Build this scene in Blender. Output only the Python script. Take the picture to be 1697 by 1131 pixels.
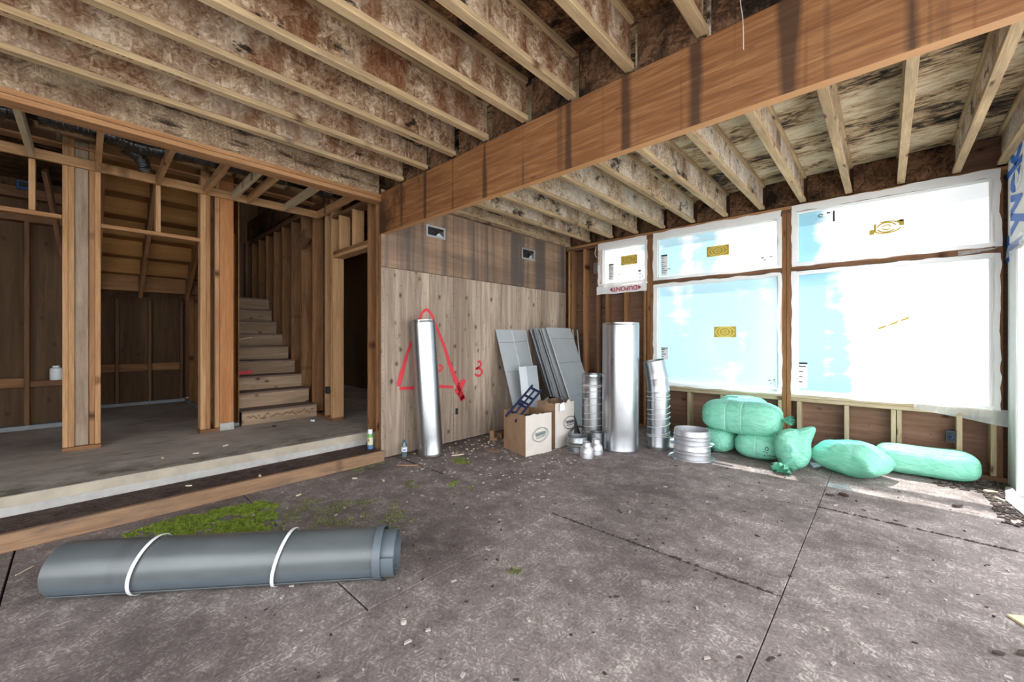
import bpy, bmesh, math, random
from mathutils import Vector, Matrix, noise as mnoise
R = random.Random(7)
for o in list(bpy.data.objects): bpy.data.objects.remove(o)
SC = bpy.context.scene
COL = SC.collection
PI = math.pi

# ---------------------------------------------------------------- camera, world, sun, exposure
cd = bpy.data.cameras.new('camera'); cam = bpy.data.objects.new('camera', cd); COL.objects.link(cam)
cd.sensor_width = 36; cd.lens = 36*670/1697; cd.shift_y = -2.5/1697; cd.clip_start = .02
cam.location = (0, 0, 1.286); cam.rotation_euler = (PI/2, 0, math.atan2(620, 670))
SC.camera = cam
SC.view_settings.view_transform = 'Standard'; SC.view_settings.look = 'None'
SC.view_settings.gamma = 1; SC.view_settings.use_curve_mapping = False
SC.view_settings.exposure = 1.8
W = bpy.data.worlds.new('sky'); SC.world = W; W.use_nodes = True
W.node_tree.nodes['Background'].inputs[0].default_value = (.93, .965, 1, 1)
W.node_tree.nodes['Background'].inputs[1].default_value = 1.5
sl = bpy.data.lights.new('sun', 'SUN'); sl.energy = 30.0; sl.angle = .012; sl.color = (1, .97, .93)
so = bpy.data.objects.new('sun', sl); COL.objects.link(so)
so.rotation_euler = Vector((-.13, .44, .9)).to_track_quat('Z', 'Y').to_euler()

# ---------------------------------------------------------------- material helpers
def C(r, g, b):
    f = lambda v: (v/255/12.92 if v/255 <= .04045 else ((v/255+.055)/1.055)**2.4)
    return (f(r), f(g), f(b), 1)

class MT:
    def __init__(s, name):
        s.m = bpy.data.materials.new(name); s.m.use_nodes = True
        s.nt = s.m.node_tree; s.b = s.nt.nodes['Principled BSDF']; s.out = s.nt.nodes['Material Output']
    def n(s, t, ins={}, out=0, **pr):
        x = s.nt.nodes.new('ShaderNode'+t)
        for k, v in pr.items(): setattr(x, k, v)
        for k, v in ins.items():
            if isinstance(v, bpy.types.NodeSocket): s.nt.links.new(v, x.inputs[k])
            else: x.inputs[k].default_value = v
        return x.outputs[out] if out is not None else x
    def co(s, rnd=True):
        c = s.n('TexCoord', out=3)
        if rnd:
            r = s.n('ObjectInfo', out=None).outputs['Random']
            k = s.n('Math', {0: r, 1: 61.7}, operation='MULTIPLY')
            kk = s.n('CombineXYZ', {0: k, 1: k, 2: k})
            c = s.n('VectorMath', {0: c, 1: kk}, operation='ADD')
        return c
    def map(s, v, sc=(1, 1, 1), rot=(0, 0, 0), loc=(0, 0, 0), typ='POINT'):
        return s.n('Mapping', {0: v, 1: loc, 2: rot, 3: sc}, vector_type=typ)
    def noise(s, v, sc=5, det=4, rough=.55, dist=0, out=0):
        return s.n('TexNoise', {'Vector': v, 'Scale': sc, 'Detail': det, 'Roughness': rough, 'Distortion': dist}, out=out)
    def vor(s, v, sc=5, out=1, feature='F1', rnd=1):
        return s.n('TexVoronoi', {'Vector': v, 'Scale': sc, 'Randomness': rnd}, out=out, feature=feature)
    def ramp(s, f, stops, interp='LINEAR'):
        x = s.n('ValToRGB', {0: f}, out=None); r = x.color_ramp; r.interpolation = interp
        while len(r.elements) < len(stops): r.elements.new(.5)
        for e, (p, c) in zip(r.elements, stops):
            e.position = p; e.color = c if hasattr(c, '__len__') else (c, c, c, 1)
        return x.outputs[0]
    def mix(s, f, a, b, bt='MIX'):
        return s.n('Mix', {0: f, 6: a, 7: b}, out=2, data_type='RGBA', blend_type=bt)
    def math(s, op, a, b=0, c=0): return s.n('Math', {0: a, 1: b, 2: c}, operation=op)
    def sep(s, c): return s.n('SeparateColor', {0: c}, out=0)
    def done(s, col=None, rough=.7, metal=0, bump=None, bs=.2, bd=.01, **kw):
        i = s.b.inputs
        for k, v in (('Base Color', col), ('Roughness', rough), ('Metallic', metal)):
            if isinstance(v, bpy.types.NodeSocket): s.nt.links.new(v, i[k])
            elif v is not None: i[k].default_value = v
        for k, v in kw.items():
            i[k.replace('_', ' ')].default_value = v
        if bump is not None:
            bn = s.n('Bump', {'Strength': bs, 'Distance': bd, 'Height': bump}); s.nt.links.new(bn, i['Normal'])
        return s.m

def plain(name, rgb, rough=.6, metal=0, var=.12, sc=9, **kw):
    m = MT(name); c = m.co()
    f = m.noise(c, sc, 5)
    col = m.mix(f, tuple(x*(1-var) for x in C(*rgb)[:3])+(1,), tuple(min(1, x*(1+var)) for x in C(*rgb)[:3])+(1,))
    return m.done(col, rough, metal, bump=f, bs=.05, **kw)

def wood(name, light, dark, knot=True, grime=0, vary=.22, rough=.8, knotc=(70, 38, 20), grimec=(60, 52, 46)):
    m = MT(name); c = m.co()
    g = m.noise(m.map(c, (1.1, 15, 15)), 1, 5, .6, 1.2)
    fine = m.noise(m.map(c, (7, 190, 190)), 1, 3, .6)
    col = m.ramp(g, [(.3, C(*dark)), (.62, C(*light))])
    col = m.mix(m.math('MULTIPLY', m.ramp(fine, [(.3, 1.), (.65, 0.)]), .35), col, C(*[v*.62 for v in dark]))
    if knot:
        kd = m.vor(m.map(m.n('VectorMath', {0: c, 1: m.n('VectorMath', {0: m.noise(c, 30, 2, out=1), 'Scale': .012}, operation='SCALE')}, operation='ADD'), (3.2, 12, 0)), 1, out=0)
        km = m.ramp(kd, [(.06, .95), (.11, .55), (.2, 0.)])
        col = m.mix(km, col, C(*knotc))
    if grime:
        gm = m.ramp(m.noise(m.map(c, (1.5, 5, 5)), 1.6, 6, .7), [(.45, 0.), (.75, grime)])
        col = m.mix(gm, col, C(*grimec))
    r = m.n('ObjectInfo', out=None).outputs['Random']
    val = m.math('MULTIPLY_ADD', r, vary, 1-vary*.6)
    hv = m.n('HueSaturation', {'Value': val, 'Color': col})
    return m.done(hv, rough, bump=fine, bs=.15, bd=.003, Specular_IOR_Level=.25)

def osb(name, plane, stops, size=(.075, .017), stain=None, stainsc=(1, 1, 1), stainr=(.5, .7), white=None, whr=(.55, .75),
        black=None, blr=(.6, .68), blsc=(3, 3, 3), rough=.88, bs=.35, rnd=True, fl=1.):
    m = MT(name); c = m.co(rnd)
    v = []
    for a in (.35, -.75, 1.5):
        rot = (0, 0, a) if plane == 'xy' else (0, a, 0)
        scl = (size[0], size[1], .5) if plane == 'xy' else (size[0], .5, size[1])
        w = m.n('VectorMath', {0: c, 1: m.n('VectorMath', {0: m.noise(c, 14, 2, out=1), 'Scale': .018}, operation='SCALE')}, operation='ADD')
        mp = m.map(w, scl, rot, (a*3, a*5, a), 'TEXTURE')
        v.append(m.sep(m.vor(mp, 1)))
    k1 = m.ramp(m.noise(c, 21, 2), [(.46, 0.), (.54, 1.)]); k2 = m.ramp(m.noise(c, 17, 2, dist=.5), [(.5, 0.), (.56, 1.)])
    mx = lambda f, a, b: m.n('Mix', {0: f, 2: a, 3: b}, out=0, data_type='FLOAT')
    f = mx(k2, mx(k1, v[0], v[1]), v[2])
    f = m.math('MULTIPLY_ADD', m.noise(c, 75, 4, .65), .55*(2-fl), m.math('MULTIPLY_ADD', f, .42*fl, m.math('MULTIPLY_ADD', m.noise(c, 7, 5, .7), .9, -.27)))
    col = m.ramp(f, [(p, C(*q)) for p, q in stops])
    if white:
        wm = m.ramp(m.math('MULTIPLY', m.noise(c, 4, 6, .75), m.noise(c, 1.1, 3)), [(whr[0]*.42, 0.), (whr[1]*.5, .8)])
        col = m.mix(wm, col, C(*white))
    if stain:
        sm = m.ramp(m.noise(m.map(c, stainsc), 1, 5, .6), [(stainr[0], 0.), (stainr[1], .8)])
        col = m.mix(sm, col, m.mix(.8, col, C(*stain), 'MULTIPLY'))
        col = m.mix(m.math('MULTIPLY', sm, .35), col, C(*stain))
    if black:
        bm = m.ramp(m.noise(m.map(c, blsc), 1, 7, .7), [(blr[0], 0.), (blr[1], .92)])
        col = m.mix(bm, col, C(*black))
    return m.done(col, rough, bump=f, bs=bs, bd=.004, Specular_IOR_Level=.15)

M = {}
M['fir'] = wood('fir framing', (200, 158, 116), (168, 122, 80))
M['fir_orange'] = wood('orange fir framing', (184, 138, 98), (152, 106, 68), vary=.12)
M['fir_dark'] = wood('aged fir framing', (156, 114, 78), (122, 82, 52), grime=.3)
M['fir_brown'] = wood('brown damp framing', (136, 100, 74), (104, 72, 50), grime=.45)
M['post_grey'] = wood('grey weathered post', (178, 158, 138), (150, 126, 104), grime=.4, vary=.05)
M['spf'] = wood('pale spruce framing', (208, 190, 160), (176, 154, 122), grime=.25)
M['flange'] = wood('joist flange lumber', (202, 174, 136), (166, 136, 100), grime=.5, grimec=(104, 92, 80), vary=.22)
M['tan_column'] = wood('tan laminated column', (186, 130, 84), (166, 108, 66), vary=.05, knotc=(90, 50, 28))
M['stepboard'] = wood('water stained step board', (168, 134, 104), (132, 102, 78), grime=.75, grimec=(96, 84, 78), vary=.05)
M['osb_web'] = osb('mouldy joist web', 'xz', [(.27, (72, 50, 36)), (.5, (130, 101, 78)), (.70, (172, 143, 116)), (.93, (214, 192, 168))],
                   stain=(134, 78, 38), stainsc=(5, 1, 1.6), stainr=(.46, .62), white=(196, 180, 162), whr=(.55, .9), black=(22, 18, 17), blr=(.61, .65), blsc=(2.2, 2.2, 5), fl=.85, bs=.6)
M['osb_web2'] = osb('bleached joist web', 'xz', [(.27, (88, 64, 46)), (.5, (152, 124, 98)), (.72, (194, 170, 142)), (.95, (224, 208, 188))],
                    stain=(120, 70, 36), stainsc=(3.5, 1, 1.2), stainr=(.52, .72), white=(228, 222, 212), whr=(.48, .8), black=(30, 25, 24), blr=(.56, .64), blsc=(4, 2, 6), fl=.85, bs=.5)
M['rim_rot'] = osb('rotted rim board', 'xz', [(.25, (76, 58, 46)), (.5, (122, 98, 80)), (.75, (160, 136, 112)), (.95, (204, 184, 156))],
                   size=(.22, .006), stain=(104, 64, 36), stainsc=(1.6, 1, 4), stainr=(.5, .7), white=(196, 176, 146), whr=(.6, .8), black=(38, 33, 31), blr=(.56, .66), blsc=(2.6, 2, 14), bs=.9, fl=.6)
M['block'] = osb('dark blocking board', 'xz', [(.25, (44, 30, 22)), (.55, (82, 58, 42)), (.95, (128, 98, 74))], stain=(50, 30, 20), black=(14, 12, 12), blr=(.5, .62), blsc=(3, 2, 3))
M['deck_dark'] = osb('brown roof deck', 'xy', [(.25, (56, 36, 24)), (.55, (98, 68, 46)), (.95, (150, 112, 80))], black=(16, 13, 12), blr=(.52, .62), blsc=(2, 3, 1))
m = MT('mould mottled deck'); c = m.co(False)
g = m.noise(m.map(c, (4.5, 15, 1), (0, 0, .3)), 1, 9, .74, 1.6); big = m.noise(m.map(c, (1, 2.2, 1)), 1.1, 3)
f = m.math('MULTIPLY_ADD', big, .7, m.math('MULTIPLY', g, .75))
col = m.ramp(f, [(.56, C(30, 26, 26)), (.64, C(88, 76, 66)), (.70, C(178, 150, 116)), (.82, C(218, 204, 178))])
M['deck_mould'] = m.done(col, .9, bump=g, bs=.3, Specular_IOR_Level=.1)
M['floor'] = osb('weathered floor board', 'xy', [(.18, (84, 75, 73)), (.5, (114, 104, 102)), (.76, (138, 128, 125)), (.98, (190, 180, 174))],
                 size=(.042, .007), stain=(84, 74, 72), stainsc=(1.1, 1.1, 1), stainr=(.45, .75), black=(40, 34, 33), blr=(.70, .75), blsc=(24, 24, 1), rnd=False, bs=.5, fl=.62)
M['sub'] = plain('dark gap', (26, 22, 20), .95)
M['tread_dirt'] = osb('dark dirty tread', 'xy', [(.2, (44, 34, 32)), (.55, (72, 58, 54)), (.95, (104, 90, 84))], size=(.2, .01), rnd=False, bs=.5)

def plywood(name, a, b, axis, knots=True, streak=None, sr=(.5, .65), ssc=5, sheet=None, rnd=False, fine=1.):
    m = MT(name); c = m.co(rnd)
    sc = {'y': (1, 1.1, 13), 'z': (1, 13, .9), 'x': (1.1, 1, 13)}[axis]
    g = m.noise(m.map(c, sc), 1, 6, .65, 1.8)
    col = m.ramp(g, [(.3, C(*b)), (.5, C(*[(x+y)/2 for x, y in zip(a, b)])), (.7, C(*a))])
    lo = m.noise(m.map(c, (1, 3.5, .25) if axis != 'y' else (1, .35, 3)), 1.2, 3)
    col = m.mix(m.ramp(lo, [(.4, .55), (.65, 0.)]), col, C(*[v*.72 for v in b]))
    if knots:
        ks = {'y': (0, 6, 9), 'z': (0, 9, 6), 'x': (6, 0, 9)}[axis]
        cw = m.n('VectorMath', {0: c, 1: m.n('VectorMath', {0: m.noise(c, 18, 2, out=1), 'Scale': .03}, operation='SCALE')}, operation='ADD')
        kd = m.vor(m.map(cw, ks), .8, out=0)
        col = m.mix(m.ramp(kd, [(.055, .95), (.1, .6), (.2, 0.)]), col, C(74, 50, 38))
        kd2 = m.vor(m.map(cw, tuple(v and 9 for v in ks)), 1.5, out=0)
        col = m.mix(m.ramp(kd2, [(.05, .85), (.085, 0.)]), col, C(60, 44, 36))
    if streak:
        s = m.noise(m.map(c, (1, ssc, .12)), 1, 5, .65, .3)
        col = m.mix(m.ramp(s, [(sr[0], 0.), (sr[1], .85)]), col, C(*streak))
    return m.done(col, .85, bump=g, bs=.12, bd=.004, Specular_IOR_Level=.2)
M['ply_low'] = plywood('weathered plywood', (222, 204, 186), (152, 131, 113), 'z', streak=(116, 96, 84), sr=(.5, .74), ssc=6)
M['ply_up'] = plywood('water streaked plywood', (178, 146, 120), (142, 116, 98), 'y', streak=(84, 78, 76), sr=(.44, .6), ssc=4.5, knots=False)
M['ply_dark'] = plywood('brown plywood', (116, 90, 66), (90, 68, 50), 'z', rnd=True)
M['ply_flight'] = plywood('amber plywood', (176, 128, 76), (140, 98, 56), 'y', knots=False)
M['ply_red'] = plywood('red brown sheathing', (150, 116, 98), (112, 84, 68), 'x')
M['riser'] = plywood('pale stair plywood', (196, 170, 142), (148, 122, 98), 'y')
M['tread'] = plain('dusty tread', (118, 98, 88), .9, sc=20)
m = MT('laminated beam'); c = m.co(False)
g = m.noise(m.map(c, (2.4, 8, 40)), 1, 6, .65, .6); fl = m.noise(m.map(c, (5, 30, 90)), 1, 3)
col = m.ramp(g, [(.3, C(106, 68, 40)), (.5, C(132, 90, 56)), (.7, C(160, 116, 76))])
col = m.mix(m.math('MULTIPLY', m.ramp(fl, [(.35, 1.), (.6, 0.)]), .4), col, C(110, 60, 26))
xx = m.n('SeparateXYZ', {0: c}, out=0)
dj = m.math('PINGPONG', m.math('ADD', xx, .735+.405*20), .2025)
wd = m.math('MULTIPLY_ADD', m.noise(m.map(c, (1.9, .1, .5), loc=(5.3, 0, 0)), 1, 3, .6), .17, -.052)
wob = m.math('MULTIPLY_ADD', m.noise(m.map(c, (9, .1, 1.2)), 1, 3), .02, dj)
st = m.n('MapRange', {0: m.math('SUBTRACT', wd, wob), 1: -.012, 2: .012, 3: 0., 4: .8})
st2 = m.noise(m.map(c, (14, .1, .3)), 1, 3, .5, .1)
blo = m.ramp(m.math('ADD', m.noise(m.map(c, (3, 1, 2.4)), 1, 4, .6), m.n('MapRange', {0: xx, 1: -3.9, 2: -2.4, 3: .12, 4: -.3})), [(.5, 0.), (.62, .8)])
ny = m.n('SeparateXYZ', {0: m.n('TexCoord', out=1)}, out=1)
fm = m.math('LESS_THAN', ny, -.5)
sm = m.math('MULTIPLY', m.math('MAXIMUM', st, blo), fm)
col = m.mix(sm, col, C(52, 36, 26))
col = m.mix(m.math('MULTIPLY', m.ramp(st2, [(.62, 0.), (.72, .5)]), fm), col, C(60, 40, 26))
kb = m.vor(m.map(c, (3, 0, 9)), 1, out=0)
col = m.mix(m.ramp(kb, [(.04, .8), (.09, 0.)]), col, C(80, 48, 28))
col = m.mix(m.math('SUBTRACT', 1, fm), col, m.mix(.6, col, C(214, 160, 108)))  # unstained underside and back, painted paler for light bounced onto them
M['beam'] = m.done(col, .6, bump=g, bs=.08, Specular_IOR_Level=.35)

def galv(name, rgb=(196, 200, 204), rough=.3, var=.12):
    m = MT(name); c = m.co()
    v = m.sep(m.vor(c, 90)); n2 = m.noise(c, 6, 4)
    col = m.mix(m.math('MULTIPLY_ADD', v, .5, m.math('MULTIPLY', n2, .5)), tuple(k*(1-var*2) for k in C(*rgb)[:3])+(1,), C(*rgb))
    rg = m.math('MULTIPLY_ADD', n2, .16, m.math('MULTIPLY_ADD', v, .03, rough-.08))
    return m.done(col, rg, 1.0)
M['galv'] = galv('bright galvanised steel', (188, 190, 193), .3, .05)
M['galv_dull'] = galv('dull galvanised steel', (176, 180, 184), .42)
M['galv_white'] = galv('satin pale metal', (214, 214, 218), .5)
M['sheet'] = plain('folded sheet metal', (190, 194, 198), .45, .25, sc=5)
M['wire'] = plain('steel wire', (206, 206, 204), .4, .3)
M['vinyl_roll'] = None
m = MT('grey rolled sheet'); c = m.co(False)
n1 = m.noise(m.map(c, (1.2, 3, 3)), 2, 5); sp = m.noise(c, 70, 3)
col = m.ramp(n1, [(.3, C(78, 83, 85)), (.7, C(96, 101, 103))])
col = m.mix(m.ramp(sp, [(.74, 0.), (.80, .5)]), col, C(176, 182, 186))
dk = m.noise(m.map(c, (6, .8, .8)), .8, 2)
col = m.mix(m.ramp(dk, [(.62, 0.), (.72, .5)]), col, C(74, 74, 74))
M['vinyl_roll'] = m.done(col, .33, bump=n1, bs=.04, Specular_IOR_Level=.6)
M['vinyl_in'] = plain('pale inner layer', (88, 97, 104), .45)
M['strap'] = plain('white strap', (232, 232, 236), .5)
m = MT('concrete'); c = m.co(False)
n1 = m.noise(c, 1.3, 7, .7); n2 = m.noise(m.map(c, (4, 1, 1)), 2.5, 6, .7); n3 = m.noise(c, 40, 3)
col = m.ramp(n1, [(.3, C(150, 142, 135)), (.55, C(184, 176, 168)), (.75, C(208, 202, 195))])
col = m.mix(m.ramp(n2, [(.55, 0.), (.7, .6)]), col, C(84, 77, 70))
px = m.n('SeparateXYZ', {0: c}, out=0)
gm = m.math('MULTIPLY', m.ramp(m.math('MULTIPLY_ADD', px, 1, 5.3), [(.35, 0.), (.85, 1.)]), m.ramp(m.noise(c, 2.4, 6, .7), [(.48, 0.), (.66, .7)]))
col = m.mix(gm, col, C(66, 66, 44))
M['concrete'] = m.done(col, .9, bump=n3, bs=.15, Specular_IOR_Level=.2)
M['conc_edge'] = plain('cream concrete edge', (174, 163, 146), .9, var=.35, sc=7)
M['conc_white'] = plain('white painted footing', (176, 174, 170), .85, var=.35, sc=13)
M['grey_plate'] = plain('grey sill plate', (142, 146, 150), .8, var=.25, sc=14)
M['white_vinyl'] = plain('white window vinyl', (238, 240, 240), .4, var=.03)
M['black'] = plain('black print', (24, 24, 26), .6)
M['greyprint'] = plain('grey print', (120, 126, 134), .6)
M['gold'] = plain('gold label film', (190, 164, 60), .5, var=.2, sc=30)
M['gold_light'] = plain('pale gold print', (240, 222, 130), .5)
M['paper_label'] = plain('white label', (240, 240, 242), .6, var=.03)
M['blue_print'] = plain('blue print', (40, 104, 196), .6, var=.08)
M['red_print'] = plain('red print', (176, 28, 66), .6)
M['navy'] = plain('navy plastic', (26, 34, 66), .45)
M['blue_box'] = plain('blue plastic box', (40, 90, 150), .5)
M['kraft'] = plain('brown kraft paper', (158, 126, 98), .85, var=.2, sc=14)
M['kraft_pale'] = plain('pale paper bag face', (204, 196, 188), .85, var=.1, sc=10)
M['logo_ink'] = plain('grey green ink', (112, 128, 130), .8)
M['ink'] = plain('dark ink', (66, 66, 76), .8)
M['card'] = plain('cardboard', (150, 118, 90), .9)
M['box_grey'] = plain('electrical box plastic', (58, 66, 74), .5)
M['dark_box'] = plain('dark box', (30, 26, 24), .6)
M['white_plastic'] = plain('white plastic', (226, 228, 230), .35)
M['can_green'] = plain('green label', (110, 168, 84), .35)
M['can_label'] = plain('cream label', (214, 214, 178), .35, var=.2, sc=40)
M['can_blue'] = plain('blue band', (96, 128, 170), .35)
M['red_dot'] = plain('red fruit print', (150, 44, 46), .4)
M['chip_pale'] = plain('pale wood chip', (214, 198, 172), .8)
M['chip_dark'] = plain('dark leaf litter', (58, 46, 40), .9)
M['ply_beige'] = plain('beige board offcut', (206, 186, 150), .8)
M['crumb'] = plain('grey crumbs', (168, 160, 152), .9)
m = MT('green poly bag'); c = m.co()
n1 = m.noise(m.map(c, (3, 9, 9)), 1.6, 5, .6, 2.2); n2 = m.noise(m.map(c, (1, 2.5, 2.5)), 13, 4, .6, 1.2)
col = m.ramp(n1, [(.3, C(120, 208, 176)), (.7, C(160, 230, 206))])
tr = m.n('BsdfTranslucent', {0: col}); hb = m.math('MULTIPLY_ADD', n1, 1, m.math('MULTIPLY', n2, .5))
m.done(col, .34, bump=hb, bs=.75, bd=.022)
ms = m.n('MixShader', {0: .18, 1: m.b.outputs[0], 2: tr}); m.nt.links.new(ms, m.out.inputs[0]); M['bag'] = m.m
M['bag_band'] = plain('pale bag seam', (176, 228, 210), .4)
m = MT('black crinkled film'); c = m.co()
n1 = m.noise(m.map(c, (5, 14, 5)), 3, 4, .6, 2)
M['flex'] = m.done(C(16, 16, 19), .16, bump=n1, bs=.8, bd=.02, Specular_IOR_Level=1., Coat_Weight=.6)
M['duct'] = galv('smooth duct metal', (170, 172, 174), .14, .03)
m = MT('house wrap'); c = m.co()
n1 = m.noise(c, 7, 5, .6, 1); tr = m.n('BsdfTranslucent', {0: C(236, 238, 240)})
m.done(C(246, 247, 248), .6, bump=n1, bs=.4, bd=.012)
ms = m.n('MixShader', {0: .12, 1: m.b.outputs[0], 2: tr}); m.nt.links.new(ms, m.out.inputs[0]); M['wrap'] = m.m
M['wrap_dirty'] = plain('dirty house wrap', (214, 216, 216), .7, var=.12, sc=18)
m = MT('clear poly sheet'); m.done(C(236, 240, 242), .15)
tp = m.n('BsdfTransparent', {0: (1, 1, 1, 1)}); ms = m.n('MixShader', {0: .62, 1: m.b.outputs[0], 2: tp}); m.nt.links.new(ms, m.out.inputs[0]); M['poly'] = m.m
m = MT('amber bottle glass'); m.done((.55, .7, .75, 1), .05, Transmission_Weight=.9); M['bottle'] = m.m

m = MT('window glass'); tp = m.n('BsdfTransparent', {0: (.97, .985, .98, 1)}); gl = m.n('BsdfGlossy', {0: (1, 1, 1, 1), 1: .02}); ms = m.n('MixShader', {0: .06, 1: tp, 2: gl}); m.nt.links.new(ms, m.out.inputs[0]); M['glass'] = m.m
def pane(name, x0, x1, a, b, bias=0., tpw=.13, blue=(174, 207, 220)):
    "glass covered with a translucent protective film; its blue and white patches paint in shaded and sunlit things outside"
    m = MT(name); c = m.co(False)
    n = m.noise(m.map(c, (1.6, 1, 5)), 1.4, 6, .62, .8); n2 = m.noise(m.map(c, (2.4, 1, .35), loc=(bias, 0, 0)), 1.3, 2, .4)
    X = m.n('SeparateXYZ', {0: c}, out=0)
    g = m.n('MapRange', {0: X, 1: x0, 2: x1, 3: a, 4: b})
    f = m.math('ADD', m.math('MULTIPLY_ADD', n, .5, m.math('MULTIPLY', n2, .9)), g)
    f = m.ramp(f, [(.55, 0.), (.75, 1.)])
    col = m.mix(f, C(246, 247, 248), C(*blue))  # sun and shade outdoors put into the bluish film's colour
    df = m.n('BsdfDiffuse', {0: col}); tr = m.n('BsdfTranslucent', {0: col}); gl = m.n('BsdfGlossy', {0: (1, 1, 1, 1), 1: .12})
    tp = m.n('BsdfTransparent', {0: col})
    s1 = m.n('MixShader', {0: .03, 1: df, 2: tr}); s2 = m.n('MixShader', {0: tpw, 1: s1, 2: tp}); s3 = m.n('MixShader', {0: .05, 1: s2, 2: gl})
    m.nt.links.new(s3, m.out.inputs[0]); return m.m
def spray(name, rgb):
    m = MT(name); c = m.co(); a = m.n('Attribute', out=2, attribute_name='alpha')
    f = m.math('MULTIPLY', m.ramp(m.math('MULTIPLY_ADD', m.noise(c, 260, 2), .5, m.math('SUBTRACT', a, .28)), [(.12, 0.), (.42, .9)]), 1)
    m.done(C(*rgb), .6)
    tp = m.n('BsdfTransparent', {0: (1, 1, 1, 1)}); ms = m.n('MixShader', {0: f, 1: tp, 2: m.b.outputs[0]}); m.nt.links.new(ms, m.out.inputs[0]); return m.m
M['spray'] = spray('red spray paint', (222, 58, 70))

# ---------------------------------------------------------------- object helpers
def link(o, parent=None):
    COL.objects.link(o)
    if parent: o.parent = parent
    return o
def tag(o, label=None, cat=None, group=None, kind=None):
    for k, v in (('label', label), ('category', cat), ('group', group), ('kind', kind)):
        if v: o[k] = v
    return o
def empty(name, loc=(0, 0, 0), rz=0):
    o = bpy.data.objects.new(name, None); o.location = loc; o.rotation_euler = (0, 0, rz); o.empty_display_size = .05
    return link(o)
def thing(name, label, cat, loc=(0, 0, 0), rz=0, group=None): return tag(empty(name, loc, rz), label, cat, group)
def S(name): return tag(empty(name), kind='structure')
def obj(name, bm, mat, parent=None, smooth=False, kind=None, angle=None):
    me = bpy.data.meshes.new(name)
    bmesh.ops.recalc_face_normals(bm, faces=bm.faces)
    bm.to_mesh(me); bm.free()
    if smooth:
        for p in me.polygons: p.use_smooth = True
        if angle: me.set_sharp_from_angle(angle=angle)
    mats = mat if isinstance(mat, (list, tuple)) else [mat]
    for k in mats: me.materials.append(k)
    o = bpy.data.objects.new(name, me)
    if kind: o['kind'] = kind
    return link(o, parent)
def pyobj(name, v, f, mat, parent=None, smooth=False, kind=None):
    me = bpy.data.meshes.new(name); me.from_pydata(v, [], f)
    if smooth:
        for p in me.polygons: p.use_smooth = True
    me.materials.append(mat); o = bpy.data.objects.new(name, me)
    if kind: o['kind'] = kind
    return link(o, parent)
def box(bm, a, b, bev=0):
    c = [(x+y)/2 for x, y in zip(a, b)]; d = [abs(y-x) for x, y in zip(a, b)]
    r = bmesh.ops.create_cube(bm, size=1, matrix=Matrix.Translation(c) @ Matrix.Diagonal((*d, 1)))
    if bev:
        es = {e for v in r['verts'] for e in v.link_edges}
        bmesh.ops.bevel(bm, geom=list(es), offset=bev, segments=1, affect='EDGES')
    return bm
def bx(name, a, b, mat, parent=None, bev=0, **k): return obj(name, box(bmesh.new(), a, b, bev), mat, parent, **k)
def lum(name, p0, p1, w, t, mat, parent=None, up=(0, 0, 1), bev=.003):
    "one length of lumber from p0 to p1: grain along its local X, w along local Y, t along local Z"
    p0, p1 = Vector(p0), Vector(p1); d = p1-p0; L = d.length; x = d.normalized(); u = Vector(up)
    if abs(x.dot(u)) > .95: u = Vector((0, 1, 0))
    y = u.cross(x).normalized(); z = x.cross(y)
    bm = box(bmesh.new(), (-L/2, -w/2, -t/2), (L/2, w/2, t/2), bev)
    o = obj(name, bm, mat, parent); c = (p0+p1)/2
    o.matrix_basis = Matrix(((x.x, y.x, z.x, c.x), (x.y, y.y, z.y, c.y), (x.z, y.z, z.z, c.z), (0, 0, 0, 1)))
    return o
def lb(name, a, b, mat, parent=None, bev=.003):
    "lumber given as an axis-aligned block"
    d = [abs(y-x) for x, y in zip(a, b)]; c = [(x+y)/2 for x, y in zip(a, b)]; i = d.index(max(d))
    if i == 2: return lum(name, (c[0], c[1], min(a[2], b[2])), (c[0], c[1], max(a[2], b[2])), d[0], d[1], mat, parent, bev=bev)
    if i == 0: return lum(name, (min(a[0], b[0]), c[1], c[2]), (max(a[0], b[0]), c[1], c[2]), d[1], d[2], mat, parent, bev=bev)
    return lum(name, (c[0], min(a[1], b[1]), c[2]), (c[0], max(a[1], b[1]), c[2]), d[0], d[2], mat, parent, bev=bev)
def lathe(bm, prof, n=40, M4=Matrix(), close=False):
    rings = [[bm.verts.new(M4 @ Vector((r*math.cos(2*PI*k/n), r*math.sin(2*PI*k/n), z))) for k in range(n)] for r, z in prof]
    for a, b in zip(rings, rings[1:]):
        for k in range(n): bm.faces.new((a[k], a[(k+1) % n], b[(k+1) % n], b[k]))
    if close:
        bm.faces.new(rings[0][::-1]); bm.faces.new(rings[-1])
    return bm
def tube(bm, pts, r, n=8, rf=None):
    pts = [Vector(p) for p in pts]; rings = []
    up = Vector((0, 0, 1))
    for i, p in enumerate(pts):
        d = (pts[min(i+1, len(pts)-1)]-pts[max(i-1, 0)]).normalized()
        s = d.cross(up)
        if s.length < .05: s = d.cross(Vector((0, 1, 0)))
        s.normalize(); t = s.cross(d)
        rr = rf(i) if rf else r
        rings.append([bm.verts.new(p+(s*math.cos(2*PI*k/n)+t*math.sin(2*PI*k/n))*rr) for k in range(n)])
    for a, b in zip(rings, rings[1:]):
        for k in range(n): bm.faces.new((a[k], a[(k+1) % n], b[(k+1) % n], b[k]))
    bm.faces.new(rings[0][::-1]); bm.faces.new(rings[-1])
    return bm
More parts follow.
